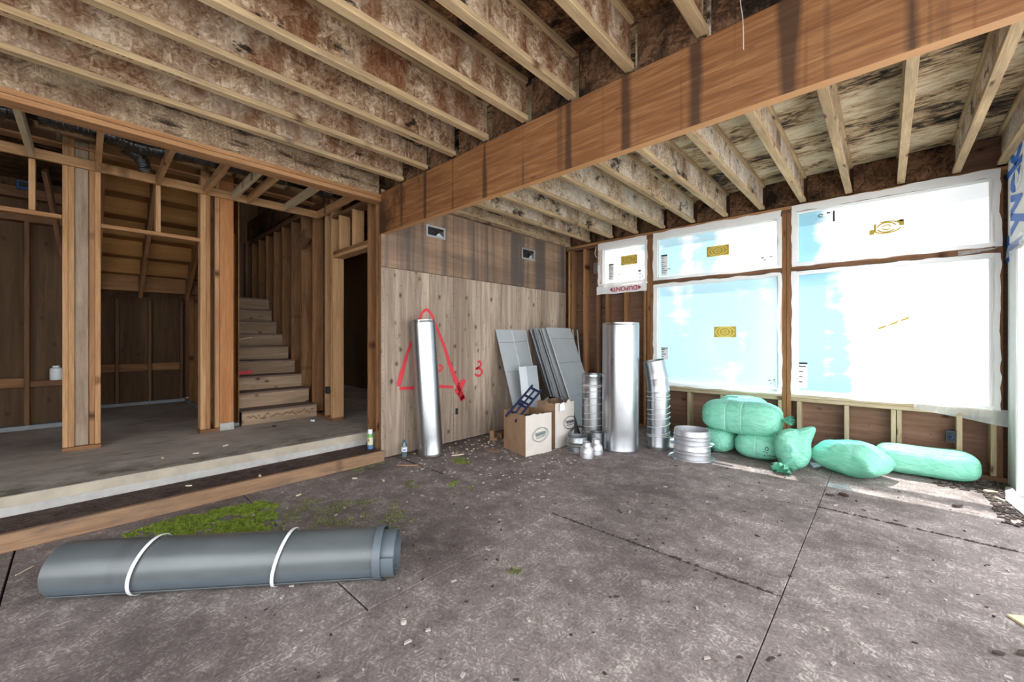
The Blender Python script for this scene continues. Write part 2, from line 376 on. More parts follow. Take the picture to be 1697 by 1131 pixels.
def spline(pts, n=8):
    out = []; P = [Vector(p) for p in pts]
    for i in range(len(P)-1):
        a, b, c, d = P[max(i-1, 0)], P[i], P[i+1], P[min(i+2, len(P)-1)]
        for k in range(n):
            t = k/n
            out.append(.5*((2*b)+(c-a)*t+(2*a-5*b+4*c-d)*t*t+(3*b-a-3*c+d)*t**3))
    out.append(P[-1]); return out
def ribbon(name, pts, w, nrm, mat, parent, off=.002):
    "flat stroke of paint along pts lying in the plane with normal nrm; soft edges through the alpha attribute"
    nrm = Vector(nrm); v = []; f = []; al = []
    pts = [Vector(p) for p in pts]
    for i, p in enumerate(pts):
        d = (pts[min(i+1, len(pts)-1)]-pts[max(i-1, 0)]).normalized(); s = nrm.cross(d)
        ww = w[i*len(w)//len(pts)] if hasattr(w, '__len__') else w
        e = 0. if i in (0, len(pts)-1) else 1.
        for k, a in ((-1, 0), (-.45, .9), (0, 1), (.45, .9), (1, 0)):
            v.append(p+s*(k*ww)+nrm*off); al.append(a*e)
    for i in range(len(pts)-1):
        for k in range(4):
            q = i*5+k; f.append((q, q+1, q+6, q+5))
    me = bpy.data.meshes.new(name); me.from_pydata(v, [], f)
    at = me.attributes.new('alpha', 'FLOAT', 'POINT'); at.data.foreach_set('value', al)
    me.materials.append(mat); return link(bpy.data.objects.new(name, me), parent)
def stroke(bm, pts, w, X, Y, O, N, off=.0015):
    "a flat printed line: 2-D pts in the frame O + x X + y Y"
    P = [Vector(O)+Vector(X)*a+Vector(Y)*b+Vector(N)*off for a, b in pts]; N = Vector(N); pr = None
    for i, p in enumerate(P):
        d = (P[min(i+1, len(P)-1)]-P[max(i-1, 0)]).normalized(); s = N.cross(d)*w
        q = (bm.verts.new(p+s), bm.verts.new(p-s))
        if pr: bm.faces.new((pr[0], pr[1], q[1], q[0]))
        pr = q
    return bm
def quad(bm, x0, x1, y0, y1, X, Y, O, N, off=.0015):
    P = [Vector(O)+Vector(X)*a+Vector(Y)*b+Vector(N)*off for a, b in ((x0, y0), (x1, y0), (x1, y1), (x0, y1))]
    bm.faces.new([bm.verts.new(p) for p in P]); return bm
def text(name, s, size, O, X, Y, mat, parent, align='LEFT', bold=0, sx=1):
    cu = bpy.data.curves.new(name, 'FONT'); cu.body = s; cu.size = size; cu.align_x = align; cu.offset = bold; cu.extrude = .0006
    o = bpy.data.objects.new(name, cu); COL.objects.link(o)
    me = bpy.data.meshes.new_from_object(o.evaluated_get(bpy.context.evaluated_depsgraph_get()))
    bpy.data.objects.remove(o); bpy.data.curves.remove(cu)
    X, Y, O = Vector(X), Vector(Y), Vector(O)
    for v in me.vertices: v.co = O+X*(v.co.x*sx)+Y*v.co.y+X.cross(Y)*v.co.z
    me.name = name; me.materials.clear(); me.materials.append(mat)
    return link(bpy.data.objects.new(name, me), parent)
def wavy(bm, x0, x1, z0, z1, y, amp=.008, seed=0, nx=24, nz=6, fx=lambda p: p):
    "sheet of building wrap, edges torn a little and face rippled"
    g = [[None]*(nz+1) for _ in range(nx+1)]
    for i in range(nx+1):
        for k in range(nz+1):
            x = x0+(x1-x0)*i/nx; z = z0+(z1-z0)*k/nz
            e = mnoise.noise((x*9+seed, z*9, seed))*amp*1.4; e2 = mnoise.noise((x*7, z*7+seed, seed+5))*amp*1.4
            g[i][k] = bm.verts.new(fx(Vector((x+(e if i in (0, nx) else 0), y-abs(mnoise.noise((x*14, z*14, seed)))*amp, z+(e2 if k in (0, nz) else 0)))))
    for i in range(nx):
        for k in range(nz): bm.faces.new((g[i][k], g[i+1][k], g[i+1][k+1], g[i][k+1]))
    return bm

# ================================================================ THE SETTING
XL, YB, YW, ZJ, ZD = -3.967, 2.223, 5.677, 2.862, 3.166     # left wall, beam face, window wall, joist underside, deck underside
XR = .80; Y0 = -2.6
gr = bx('ground', (-30, -30, -.60), (30, 30, -.45), plain('bare soil outside', (88, 90, 90), .95), kind='structure')

# floor: separate boards over a dark base
fl = bx('floor', (-4.25, Y0, -.12), (1.0, YW+.14, -.018), M['sub'], kind='structure')
xs = [-4.05, -1.61, -.385, .83]
def fpanel(x0, x1, y0, y1): bx('floor_panel', (x0+.0022, y0+.005, -.018), (x1-.0022, y1-.005, R.uniform(-.0015, .0005)), M['floor'], fl, bev=.002)
for x0, x1, ys in ((-4.05, -1.81, [Y0, -.25, .947, 2.385, 3.83, YW+.1]), (-1.81, -.385, [Y0, -.3, 2.398, 3.83, YW+.1]), (-.385, .86, [Y0, -1., 1.43, 3.878, YW+.1])):
    for a, b in zip(ys, ys[1:]): fpanel(x0, x1, a, b)

# timber step and raised concrete floor
st = S('trim_1')
lb('step_board', (-3.93, Y0, .0), (-3.89, YB-.005, .112), M['stepboard'], st)
bx('step_tread', (-4.30, Y0, .0), (-3.93, YB-.005, .105), M['tread_dirt'], st, bev=.004)
cf = bx('floor', (-9.4, Y0, .12), (-4.298, 5.0, .24), M['concrete'], kind='structure', bev=.006)
m_ = bmesh.new(); N_ = 90
for i in range(N_):
    y0 = Y0+(YB-Y0)*i/N_; y1 = Y0+(YB-Y0)*(i+1)/N_; d = lambda y: .006*mnoise.noise((y*7, 0, 0))
    q = [m_.verts.new(p) for p in ((-4.293+d(y0), y0, .165+d(y0*1.7)), (-4.293+d(y1), y1, .165+d(y1*1.7)), (-4.295+d(y1), y1, .238), (-4.295+d(y0), y0, .238))]
    m_.faces.new(q)
obj('concrete_edge', m_, M['conc_edge'], cf)
bx('footing', (-4.5, Y0, -.1), (-4.294, YB, .168), M['conc_white'], cf, bev=.004)

# ceiling: deck, joists, beam, blocking
ce = bx('ceiling', (-5.0, YB+.06, ZD), (1.0, YW+.3, ZD+.03), M['deck_mould'], kind='structure')
bx('deck_panel', (-9.4, Y0, ZD), (-5.0, .05, ZD+.03), M['block'], ce)
bx('deck_panel', (-5.55, .05, ZD), (-5.0, 5., ZD+.03), M['block'], ce)
bx('deck_panel', (-5.0, Y0, ZD), (-4.0, YB+.058, ZD+.03), M['block'], ce)
for a, b in ((-3.995, -2.0), (-1.995, 1.0)): bx('deck_panel', (a, Y0, ZD), (b, YB+.058, ZD+.03), M['deck_dark'], ce)
bx('deck_panel', (-9.4, 2.45, ZD), (-5.55, 5., ZD+.03), M['deck_dark'], ce)
M['stamp'] = plain('faded grade stamp', (120, 96, 70), .9)
def joist(x, y0, y1, web, stamp=0):
    o = lum('joist', (x, y0, (ZJ+ZD)/2), (x, y1, (ZJ+ZD)/2), .011, ZD-ZJ-.05, web, ce, bev=0)
    inv = o.matrix_basis.inverted()
    for z in (ZJ+.018, ZD-.019):
        f = lum('flange', (x, y0, z), (x, y1, z), .058, .036, M['flange'], None)
        f.parent = o; f.matrix_basis = inv @ f.matrix_basis
    if stamp:
        bm = bmesh.new(); r = random.Random(int(x*997)); y = y1-stamp
        for _ in range(26):
            w = r.uniform(.008, .03)
            if r.random() > .25: bm.faces.new([bm.verts.new(p) for p in ((x+.022, y, ZJ-.0012), (x+.022, y-w, ZJ-.0012), (x+.010, y-w, ZJ-.0012), (x+.010, y, ZJ-.0012))])
            y -= w+.012
        q = obj('lumber_stamp', bm, M['stamp'], o); q.matrix_basis = inv
    return o
for k in range(-3, 8): joist(-.70-.405*k, Y0, YB-.012, M['osb_web'], (0, 0, 1.1, 1.3, 1.5, 2.2, 2.0, 2.4, 0, 1.7, 0)[k+3])
for k in range(-3, 9): joist(-.70-.405*k if k > -3 else .487, YB+.075, YW-.005, M['osb_web2'])
joist(.765, YB+.075, YW-.005, M['osb_web2'])
for k in range(-3, 8):
    x = -.70-.405*k
    lb('blocking', (x-.37, YB+.012, ZJ), (x-.035, YB+.035, ZD), M['block'], ce)
    lb('rim_board', (x-.37, YW+.03, ZJ), (x-.035, YW+.055, ZD), M['block'], ce)
bm_ = bx('beam', (-4.0, YB, 2.42), (1.0, YB+.066, 2.857), M['beam'], ce, bev=.003)
rb = lum('rim_board', (XL-.02, Y0, 3.0), (XL-.02, YB-.02, 3.0), .045, .33, M['rim_rot'], ce)
lum('rim_board', (XL+.03, YB+.075, 2.985), (XL+.03, YW, 2.985), .05, .3, M['rim_rot'], ce)
lum('rim_flange', (XL+.035, YB+.075, 2.85), (XL+.035, YW, 2.85), .07, .036, M['rim_rot'], ce)

# left wall: plywood sheets on studs
wl = S('wall_left')
for y0, y1 in ((YB+.006, 3.210), (3.214, 4.43), (4.434, 5.62)):
    bx('plywood_panel', (XL-.018, y0, .012), (XL, y1, 2.066), M['ply_low'], wl, bev=.0015)
for y0, y1 in ((YB+.006, 3.206), (3.210, 5.62)):
    bx('plywood_panel', (XL-.018, y0, 2.071), (XL, y1, 2.9), M['ply_up'], wl, bev=.0015)
bx('plywood_backing', (XL-.15, YB+.15, .0), (XL-.13, YW+.16, 3.165), M['ply_dark'], wl)
for k in range(8): lb('stud', (XL-.13, YB+.45+.406*k, .02), (XL-.02, YB+.49+.406*k, 2.85), M['fir_brown'], wl)
bm = bmesh.new(); nr = random.Random(3)
def nail(y, z): lathe(bm, [(0, .0012), (.0045, .001), (.005, 0)], 6, Matrix.Translation((XL, y+nr.uniform(-.004, .004), z+nr.uniform(-.01, .01))) @ Matrix.Rotation(PI/2, 4, 'Y'))
for y in (2.245, 3.195, 3.232, 4.415, 4.45):
    for k in range(19): nail(y, .06+.15*k)
for y in (2.64, 2.93, 3.62, 4.02, 4.85):
    for k in range(10): nail(y, .06+.3*k)
for k in range(22):
    nail(2.28+.15*k, 2.05); nail(2.28+.15*k, 2.085)
obj('nail_heads', bm, M['chip_dark'], wl, kind='stuff')
A = XL
W3 = lambda y, z: (A, y, z)
rl = lambda p, w: ribbon('spray_stroke', spline([W3(*q) for q in p], 5), w, (1, 0, 0), M['spray'], wl)
rl([(2.707, 1.50), (2.74, 1.589), (2.8, 1.637), (2.848, 1.611), (2.889, 1.567), (2.915, 1.50), (2.981, 1.374), (3.06, 1.211), (3.134, 1.02), (3.209, 0.849), (3.287, 0.699), (3.365, 0.50)], [.020]*6+[.022, .026, .03, .036, .045, .055])
rl([(3.40, .77), (3.36, .735), (3.31, .68), (3.27, .64), (3.30, .62), (3.37, .52)], [.035, .05, .055, .05, .045, .04])
rl([(2.72, 1.52), (2.62, 1.3), (2.541, 1.119), (2.498, .98), (2.425, .76)], [.02, .02, .026, .034])
rl([(2.44, .742), (2.6, .733), (2.8, .725), (3.0, .717), (3.21, .688)], .022)
rl([(2.97, .905), (3.01, .912), (3.035, .945), (3.009, .970), (2.985, .962)], .018)
rl([(3.615, .985), (3.65, .992), (3.678, .965), (3.66, .93), (3.60, .905), (3.585, .9), (3.64, .902), (3.69, .875), (3.685, .83), (3.645, .805), (3.6, .812), (3.565, .835)], .019)

# window wall: studs, plates, sheathing
wf = S('wall_far')
Ys = YW+.14
def full(x, mat='fir_dark', w=.038, z0=.038, z1=2.77): return lb('stud', (x, YW, z0), (x+w, Ys, z1), M[mat], wf)
for x, mm in ((-4.09, 'fir_dark'), (-3.955, 'fir'), (-3.90, 'fir_dark'), (-3.66, 'fir_orange'), (-3.42, 'fir_brown')): full(x, mm)
for x in (-2.565, -2.52, -.905, -.86): full(x, 'fir_dark', .042)
full(.735, 'fir_brown', .04)
for x in (-3.25, -2.93, -2.62): full(x, 'fir_dark', z1=2.08)
lb('plate', (-3.37, YW, 2.08), (-2.57, Ys, 2.118), M['fir_dark'], wf)
lb('plate', (-4.0, YW, 0), (.8, Ys, .038), M['fir_brown'], wf)
lb('plate', (-4.0, YW, 2.77), (.82, Ys, 2.808), M['fir_brown'], wf); lb('plate', (-4.0, YW, 2.81), (.82, Ys, 2.85), M['fir_orange'], wf)
for x0, x1 in ((-2.478, -.905), (-.818, .735)):
    lb('rail', (x0, YW+.004, 2.084), (x1, Ys, 2.134), M['fir_brown'], wf)
    lb('sill_plate', (x0, YW, .612), (x1, Ys, .65), M['spf'], wf); lb('sill_plate', (x0, YW+.002, .57), (x1, Ys, .61), M['spf'], wf)
for x in (-2.40, -1.995, -1.58, -1.17, -.945, -.76, -.335, .035, .078, .49, .70): lb('cripple_stud', (x, YW, .04), (x+.038, Ys, .568), M['spf'], wf)
for x0, x1, z0, z1 in ((-4.1, -3.35, -.1, 2.9), (-3.35, -2.56, -.1, 2.10), (-2.56, -2.47, -.1, 2.9), (-2.47, -.91, -.1, .64), (-.91, -.80, -.1, 2.9), (-.80, .755, -.1, .64), (.755, .95, -.1, 2.9),
                       (-2.47, -.91, 2.09, 2.13), (-.80, .755, 2.09, 2.13), (-4.1, .95, 2.79, 3.3)):
    bx('sheathing', (x0, Ys, z0), (x1, Ys+.015, z1), M['ply_red'], wf)

# windows
def ring(name, x0, x1, z0, z1, y0, y1, w, mat, parent):
    bm = bmesh.new()
    for a, b in (((x0, y0, z0), (x1, y1, z0+w)), ((x0, y0, z1-w), (x1, y1, z1)), ((x0, y0, z0+w), (x0+w, y1, z1-w)), ((x1-w, y0, z0+w), (x1, y1, z1-w))): box(bm, a, b, .002)
    return obj(name, bm, mat, parent)
YG = YW+.062
def gold_label(win, x0, x1, z0, z1, full=True):
    X, Z, N = (1, 0, 0), (0, 0, 1), (0, -1, 0); O = (x0, YG, z0); w, h = x1-x0, z1-z0
    t = .09*h
    if full: o = obj('gold_sticker', quad(bmesh.new(), 0, w, 0, h, X, Z, O, N, .003), M['gold'], win)
    else: o = None
    bm = bmesh.new(); mat = M['gold_light'] if full else M['gold']
    for rx, rz, ww in ((.42, .62, .035), (.27, .40, .035), (.13, .2, .03)):
        bits = [(.02, .98)] if full else ([(.05, .32), (.55, .95)] if rx > .4 else [(.03, .47), (.55, .9)])
        for s0, s1 in bits:
            stroke(bm, [(w/2+rx*w*math.cos(2*PI*(s0+(s1-s0)*k/24)), h/2+min(.5, rz)*h*math.sin(2*PI*(s0+(s1-s0)*k/24))) for k in range(25)], ww*h*(1 if full else 1.5), X, Z, O, N, .005)
    if not full:
        for q in ((0, .14*w, 0, .42*h), (.13*w, .2*w, .2*h, .9*h), (.86*w, w, .5*h, h), (.8*w, .97*w, .85*h, h)): quad(bm, *q, X, Z, O, N, .004)
    stroke(bm, [(w*(.42+.16*k/8), h*(.42+.16*abs((k % 4)/2-1))) for k in range(9)], .02*h, X, Z, O, N, .006)
    p = obj('sticker_print', bm, mat, win)
    if o: p.parent = o
def spec_label(win, x, z, w, h, lines=8, back=True):
    X, Z, N = (1, 0, 0), (0, 0, 1), (0, -1, 0); O = (x, YG, z)
    if back: b = obj('paper_label', quad(bmesh.new(), 0, w, 0, h, X, Z, O, N, .003), M['paper_label'], win)
    bm = bmesh.new(); quad(bm, 0, w, h*.94, h, X, Z, O, N, .0045)
    r = random.Random(int(x*1000))
    for k in range(lines):
        zz = h*(.85-.8*k/lines); quad(bm, w*.06, w*r.uniform(.3, .9), zz-.006, zz+.004, X, Z, O, N, .0045)
    p = obj('label_print', bm, M['black'] if lines < 5 else M['greyprint'], win)
    if back: p.parent = b
    bm = bmesh.new(); quad(bm, 0, w, h*.93, h, X, Z, O, N, .005); quad(bm, w*.05, w*.2, h*.84, h*.89, X, Z, O, N, .005); obj('label_bar', bm, M['black'], win)
def window(n, x0, x1, z0, z1, mat):
    w = S('window_%d' % n)
    ring('frame', x0, x1, z0, z1, YW+.03, YW+.115, .028, M['white_vinyl'], w)
    ring('glazing_bead', x0+.028, x1-.028, z0+.028, z1-.028, YW+.05, YW+.085, .016, M['white_vinyl'], w)
    bx('pane', (x0+.03, YG+.002, z0+.03), (x1-.03, YG+.008, z1-.03), M['glass'], w)
    obj('protective_film', quad(bmesh.new(), x0+.04, x1-.04, z0+.04, z1-.04, (1, 0, 0), (0, 0, 1), (0, YG, 0), (0, -1, 0), -.0005), mat, w)
    return w
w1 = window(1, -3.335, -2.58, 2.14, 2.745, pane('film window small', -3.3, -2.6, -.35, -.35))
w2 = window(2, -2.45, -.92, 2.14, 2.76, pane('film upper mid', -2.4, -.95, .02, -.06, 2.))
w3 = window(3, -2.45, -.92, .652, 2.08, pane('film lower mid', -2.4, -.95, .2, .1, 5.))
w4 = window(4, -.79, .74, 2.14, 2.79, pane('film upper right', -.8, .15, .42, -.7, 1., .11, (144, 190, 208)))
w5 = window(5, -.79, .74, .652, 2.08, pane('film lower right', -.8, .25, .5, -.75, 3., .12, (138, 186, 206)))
gold_label(w1, -3.01, -2.745, 2.43, 2.57); gold_label(w2, -1.76, -1.49, 2.385, 2.52); gold_label(w3, -1.67, -1.405, 1.315, 1.455); gold_label(w4, -.13, .135, 2.395, 2.515, False)
X_, Z_, N_v = (1, 0, 0), (0, 0, 1), (0, -1, 0)
bm = bmesh.new()
for a in ((.0, .02), (.09, .06), (.17, .1)): stroke(bm, [(a[0], a[1]), (a[0]+.03, a[1]+.012), (a[0]+.06, a[1]+.03)], .009, X_, Z_, (-.06, YG, 1.38), N_v, .004)
obj('sticker_remnant', bm, M['gold'], w5)
spec_label(w1, -3.22, 2.215, .085, .26); spec_label(w2, -2.38, 2.2, .09, .3); spec_label(w3, -2.38, 1.0, .1, .17, 4); spec_label(w5, -.755, .72, .09, .30, 4)
bm = bmesh.new(); quad(bm, 0, .085, 0, .10, X_, Z_, (-1.06, YG, .72), N_v, .003); obj('paper_label', bm, M['paper_label'], w3)
bm = bmesh.new()
for q in ((.01, .03, .06, .075), (.06, .075, .07, .085), (.03, .04, .03, .04)): quad(bm, *q, X_, Z_, (-1.06, YG, .72), N_v, .0045)
obj('label_print', bm, M['greyprint'], w3)
bm = bmesh.new()
for q in ((.0, .045, .1, .13), (.01, .05, .06, .075), (.06, .075, .02, .045), (.02, .04, 0, .03)): quad(bm, *q, X_, Z_, (-2.73, YG, 2.2), N_v, .003)
obj('label_print', bm, M['greyprint'], w1)
bm = bmesh.new(); quad(bm, 0, .045, 0, .012, X_, Z_, (-3.07, YG, 2.285), N_v, .003); obj('label_mark', bm, M['greyprint'], w1)
bm = bmesh.new(); quad(bm, 0, .045, 0, .012, X_, Z_, (-2.29, YG, 2.285), N_v, .003); obj('label_mark', bm, M['greyprint'], w2)
bm = bmesh.new()
for q in ((0, .03, .03, .05), (.03, .05, .0, .02), (.09, .12, .035, .05), (.05, .06, .04, .05)): quad(bm, *q, X_, Z_, (-1.13, YG, 2.25), N_v, .003)
obj('label_print', bm, M['greyprint'], w2)
bm = bmesh.new(); O_ = (-.62, YG, 2.60)
quad(bm, .185, .2, 0, .12, X_, Z_, O_, N_v, .003); quad(bm, .13, .16, .1, .115, X_, Z_, O_, N_v, .003)
stroke(bm, [(.075+.018*math.cos(a*PI/6), .09+.018*math.sin(a*PI/6)) for a in range(12)], .004, X_, Z_, O_, N_v, .003); obj('label_print', bm, M['black'], w4)

# building wrap turned in round the openings
def wrapstrip(x0, x1, z0, z1, seed, parent, y=YW-.004, amp=.012, mat='wrap', name='building_wrap'): return obj(name, wavy(bmesh.new(), x0, x1, z0, z1, y, amp, seed, max(4, int(abs(x1-x0)/.05)), max(3, int(abs(z1-z0)/.05))), M[mat], parent, smooth=True)
for w, x0, x1, z0, z1, top, bot in ((w1, -3.375, -2.56, 2.13, 2.745, .07, 0), (w2, -2.47, -.91, 2.135, 2.755, .065, .0), (w3, -2.47, -.91, .645, 2.075, 0, 0), (w4, -.81, .755, 2.135, 2.79, .05, 0), (w5, -.81, .755, .645, 2.07, 0, 0)):
    wrapstrip(x0, x0+.05, z0, z1, x0*3, w); wrapstrip(x1-.035, x1+.004, z0, z1, x1*5+1, w)
    if top: wrapstrip(x0, x1, z1-.03, z1+top, x0+7, w, mat='wrap')
    else: wrapstrip(x0, x1, z1-.035, z1+.005, x0+9, w)
    wrapstrip(x0, x1, z0-.004, z0+.03, x0+13, w)
wrapstrip(-3.40, -2.565, 2.0, 2.125, 3.3, w1, y=YW-.008, amp=.006)
text('printed_letters', 'DUPONT', .095, (-2.70, YW-.021, 2.092), (-1, 0, 0), (0, 0, -1), M['red_print'], w1, bold=.001, sx=1.04)
bm = bmesh.new()
for a, b, c_ in ((-2.69, -2.645, 1), (-3.115, -3.16, 1)): bm.faces.new([bm.verts.new(p) for p in ((a, YW-.021, 2.025), (b, YW-.021, 2.06), (a, YW-.021, 2.095))])
obj('printed_emblem', bm, M['red_print'], w1)
text('printed_letters', 'DUPONT', .035, (-3.365, YW-.02, 2.70), (0, 0, -1), (1, 0, 0), M['red_print'], w1, sx=1.6)
# loose clear plastic at the right ends of the sills
for i, (x0, z0, x1, z1) in enumerate(((.2, .60, .80, .50), (.5, 2.07, .79, 2.12))):
    bm = bmesh.new(); n = 14
    for k in range(n):
        a, b = k/n, (k+1)/n
        q = [(x0+(x1-x0)*a, YW-.012-.02*math.sin(a*9), z0+(z1-z0)*a), (x0+(x1-x0)*b, YW-.012-.02*math.sin(b*9), z0+(z1-z0)*b),
             (x0+(x1-x0)*b, YW-.006, z0+.05), (x0+(x1-x0)*a, YW-.006, z0+.05)]
        bm.faces.new([bm.verts.new(p) for p in q])
    obj('plastic_sheet', bm, M['poly'], w5 if i == 0 else w4)

# right wall: wrapped return, then a wide patio door opening
wr = S('wall_right')
bx('wrap_panel', (XR, 5.27, 0), (XR+.02, YW, 2.05), M['wrap_dirty'], wr)
bx('wrap_panel', (XR, 5.0, 2.05), (XR+.02, YW, 3.15), M['wrap'], wr)
bx('wall_body', (XR+.02, 4.95, 2.1), (XR+.15, YW+.15, 3.15), M['ply_red'], wr)
bx('wall_body', (XR+.02, 5.27, -.1), (XR+.15, YW+.15, 2.1), M['ply_red'], wr)
bx('wall_body', (XR+.0, .5, 2.75), (XR+.15, 4.99, 3.15), M['ply_red'], wr)  # unseen strip above the door, raised so more daylight reaches the ceiling
text('printed_letters', 'Tyvek', .78, (XR-.003, 5.17, 1.98), (0, 0, 1), (0, 1, 0), M['blue_print'], wr, bold=.024, sx=.474)
obj('plastic_sheet', wavy(bmesh.new(), 5.0, 5.66, 2.0, 2.10, 0, .03, 2.2, 12, 4, lambda p: Vector((XR-.012+p.y*.6, p.x, p.z+.06*(5.66-p.x)))), M['poly'], wr, smooth=True)
dr = S('door_1')
for a, b in (((XR-.01, 5.2, 0), (XR+.12, 5.268, 2.05)), ((XR-.025, 5.15, .02), (XR+.1, 5.2, 2.02)), ((XR-.01, .95, 2.02), (XR+.12, 5.2, 2.09)), ((XR-.01, .9, 0), (XR+.12, .97, 2.05))): bx('frame', a, b, M['white_vinyl'], dr, bev=.004)
bx('sill_track', (XR-.03, .95, 0), (XR+.12, 5.2, .03), M['grey_plate'], dr, bev=.004)

wn = S('wall_daylight_block')
bx('wall_body', (-9.4, Y0-.15, -.1), (-2.8, Y0, 3.2), M['ply_dark'], wn)  # added wall behind the camera, unseen, cutting daylight on the left

# plate over the wide opening on the left, end posts, stair wall
wo = S('wall_opening')
for z in (2.763, 2.803): lb('top_plate', (XL-.14, Y0, z), (XL, YB+.02, z+.037), M['fir_orange'], wo)
ws = S('wall_stair')
YS = 2.24
def st_stud(x, z0=.28, z1=3.08, mat='fir_dark', w=.038): return lb('stud', (x-w, YS, z0), (x, YS+.14, z1), M[mat], ws)
for x in (-4.0, -4.075, -4.26): st_stud(x, .0 if x > -4.1 else .24, 2.88, 'fir_dark')
lb('stud', (-4.22, YS+.07, .24), (-4.1, YS+.14, 2.88), M['fir_brown'], ws)
for x in (-5.19, -5.235, -5.41): st_stud(x, .28, 2.42 if x > -5.2 else 3.08, 'fir')
for k in range(8): st_stud(-5.84-.405*k, .28 if k < 1 else .3, 3.08, 'fir_dark')
lb('header', (-5.19, YS, 2.33), (-4.298, YS+.14, 2.37), M['fir'], ws); lb('header', (-5.19, YS, 2.372), (-4.298, YS+.14, 2.41), M['fir_dark'], ws)
for x in (-5.0, -4.64): st_stud(x, 2.41, 2.84, 'fir')
lb('top_plate', (-5.23, YS, 2.842), (-4.1, YS+.14, 2.88), M['fir_brown'], ws)
lb('bottom_plate', (-5.72, YS, .24), (-5.19, YS+.14, .278), M['fir_dark'], ws)
lb('top_plate', (-9.0, YS, 3.08), (-5.23, YS+.14, 3.16), M['fir_brown'], ws)
lb('rim_board', (-9.0, YS-.03, 3.16), (-5.6, YS+.02, 3.5), M['block'], ws)
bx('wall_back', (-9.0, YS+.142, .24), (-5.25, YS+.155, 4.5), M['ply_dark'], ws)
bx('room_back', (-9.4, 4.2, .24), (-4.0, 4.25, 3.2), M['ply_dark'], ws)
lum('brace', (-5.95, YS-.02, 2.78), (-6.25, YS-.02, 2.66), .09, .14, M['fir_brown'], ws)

# row of posts between the two front rooms
wp = S('wall_posts')
XP = -5.59
def pst(y0, y1, mat='fir', dx=0., z0=.28, z1=3.09, name='stud'): return lb(name, (XP-.14, y0, z0), (XP-dx, y1, z1), M[mat], wp)
pst(-.081, -.044); pst(-.043, -.004); pst(-.003, .088, 'post_grey', .02, name='post'); pst(.091, .129, 'fir_orange'); pst(.130, .169, 'fir')
lb('bottom_plate', (XP-.14, -.085, .24), (XP+.012, .172, .278), M['fir_dark'], wp)
pst(.945, .995, 'fir'); pst(.996, 1.036, 'fir_orange'); pst(1.079, 1.12, 'fir'); pst(1.037, 1.078, 'fir_brown', .09)
lb('bottom_plate', (XP-.14, .94, .24), (XP+.012, 1.121, .278), M['fir_dark'], wp)
pst(1.123, 1.256, 'tan_column', -.004, .325, 3.12, 'column')
bx('column_footing', (XP-.15, 1.123, .24), (XP+.012, 1.262, .325), M['conc_white'], wp, bev=.006)
lb('rail', (XP-.09, Y0, 2.403), (XP, -.083, 2.441), M['fir_orange'], wp); lb('rail', (XP-.09, .171, 2.375), (XP, .944, 2.412), M['fir_orange'], wp)
for y in (-1.1, -.70, -.282, .571): pst(y, y+.04, 'fir', 0, 2.443 if y < 0 else 2.413, 2.9, 'cripple_stud')
lb('top_plate', (XP-.14, Y0, 3.092), (XP, 2.2, 3.13), M['fir_orange'], wp)
pst(-1.5, -1.46)

# dropped soffit ladder hung between the posts and the plate
sf = thing('soffit_frame', 'timber ladder frame of a dropped soffit hung below the black ducts', 'soffit')
lb('ledger', (XP+.002, Y0, 2.902), (XP+.04, 2.215, 2.992), M['fir'], sf)
for y in (-1.05, -.65, -.265, .15, .585, .985, 1.245, 1.40, 1.80, 2.2): lum('rung', (XP+.041, y, 2.947), (XL-.141, y-.02, 2.947), .04, .089, M['fir' if R.random() > .4 else 'spf'], sf)

# rear walls on the left
wb = S('wall_rear')
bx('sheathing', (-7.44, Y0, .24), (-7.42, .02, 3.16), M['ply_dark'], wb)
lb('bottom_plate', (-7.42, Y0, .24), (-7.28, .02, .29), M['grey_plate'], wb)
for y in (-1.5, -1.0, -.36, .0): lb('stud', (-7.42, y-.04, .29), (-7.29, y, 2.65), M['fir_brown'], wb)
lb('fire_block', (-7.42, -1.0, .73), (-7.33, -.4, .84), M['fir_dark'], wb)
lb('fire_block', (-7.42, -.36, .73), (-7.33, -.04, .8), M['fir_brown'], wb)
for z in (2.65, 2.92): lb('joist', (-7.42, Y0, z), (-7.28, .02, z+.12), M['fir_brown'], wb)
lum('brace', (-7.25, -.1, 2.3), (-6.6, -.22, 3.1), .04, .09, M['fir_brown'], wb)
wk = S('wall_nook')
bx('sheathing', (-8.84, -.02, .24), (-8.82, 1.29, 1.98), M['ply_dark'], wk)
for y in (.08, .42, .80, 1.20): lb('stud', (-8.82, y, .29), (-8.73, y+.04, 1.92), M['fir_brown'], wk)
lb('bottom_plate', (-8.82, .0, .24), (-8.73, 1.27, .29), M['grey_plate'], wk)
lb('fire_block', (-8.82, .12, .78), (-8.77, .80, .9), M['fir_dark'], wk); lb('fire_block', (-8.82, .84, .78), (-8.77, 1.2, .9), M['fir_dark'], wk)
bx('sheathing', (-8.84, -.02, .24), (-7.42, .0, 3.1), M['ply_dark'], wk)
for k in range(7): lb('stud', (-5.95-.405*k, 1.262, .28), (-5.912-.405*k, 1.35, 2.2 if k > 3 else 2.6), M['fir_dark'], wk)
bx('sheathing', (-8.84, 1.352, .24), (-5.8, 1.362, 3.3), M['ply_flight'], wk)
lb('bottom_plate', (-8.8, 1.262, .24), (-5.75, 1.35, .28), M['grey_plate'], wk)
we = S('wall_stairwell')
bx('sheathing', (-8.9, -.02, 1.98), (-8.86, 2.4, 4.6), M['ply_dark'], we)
bx('door_panel', (-8.86, 1.36, 2.0), (-8.83, 1.93, 3.1), M['ply_dark'], we); lb('casing', (-8.86, 1.93, 2.0), (-8.82, 1.99, 3.14), M['fir_brown'], we); lb('casing', (-8.86, 1.3, 3.1), (-8.82, 1.93, 3.16), M['fir_brown'], we)
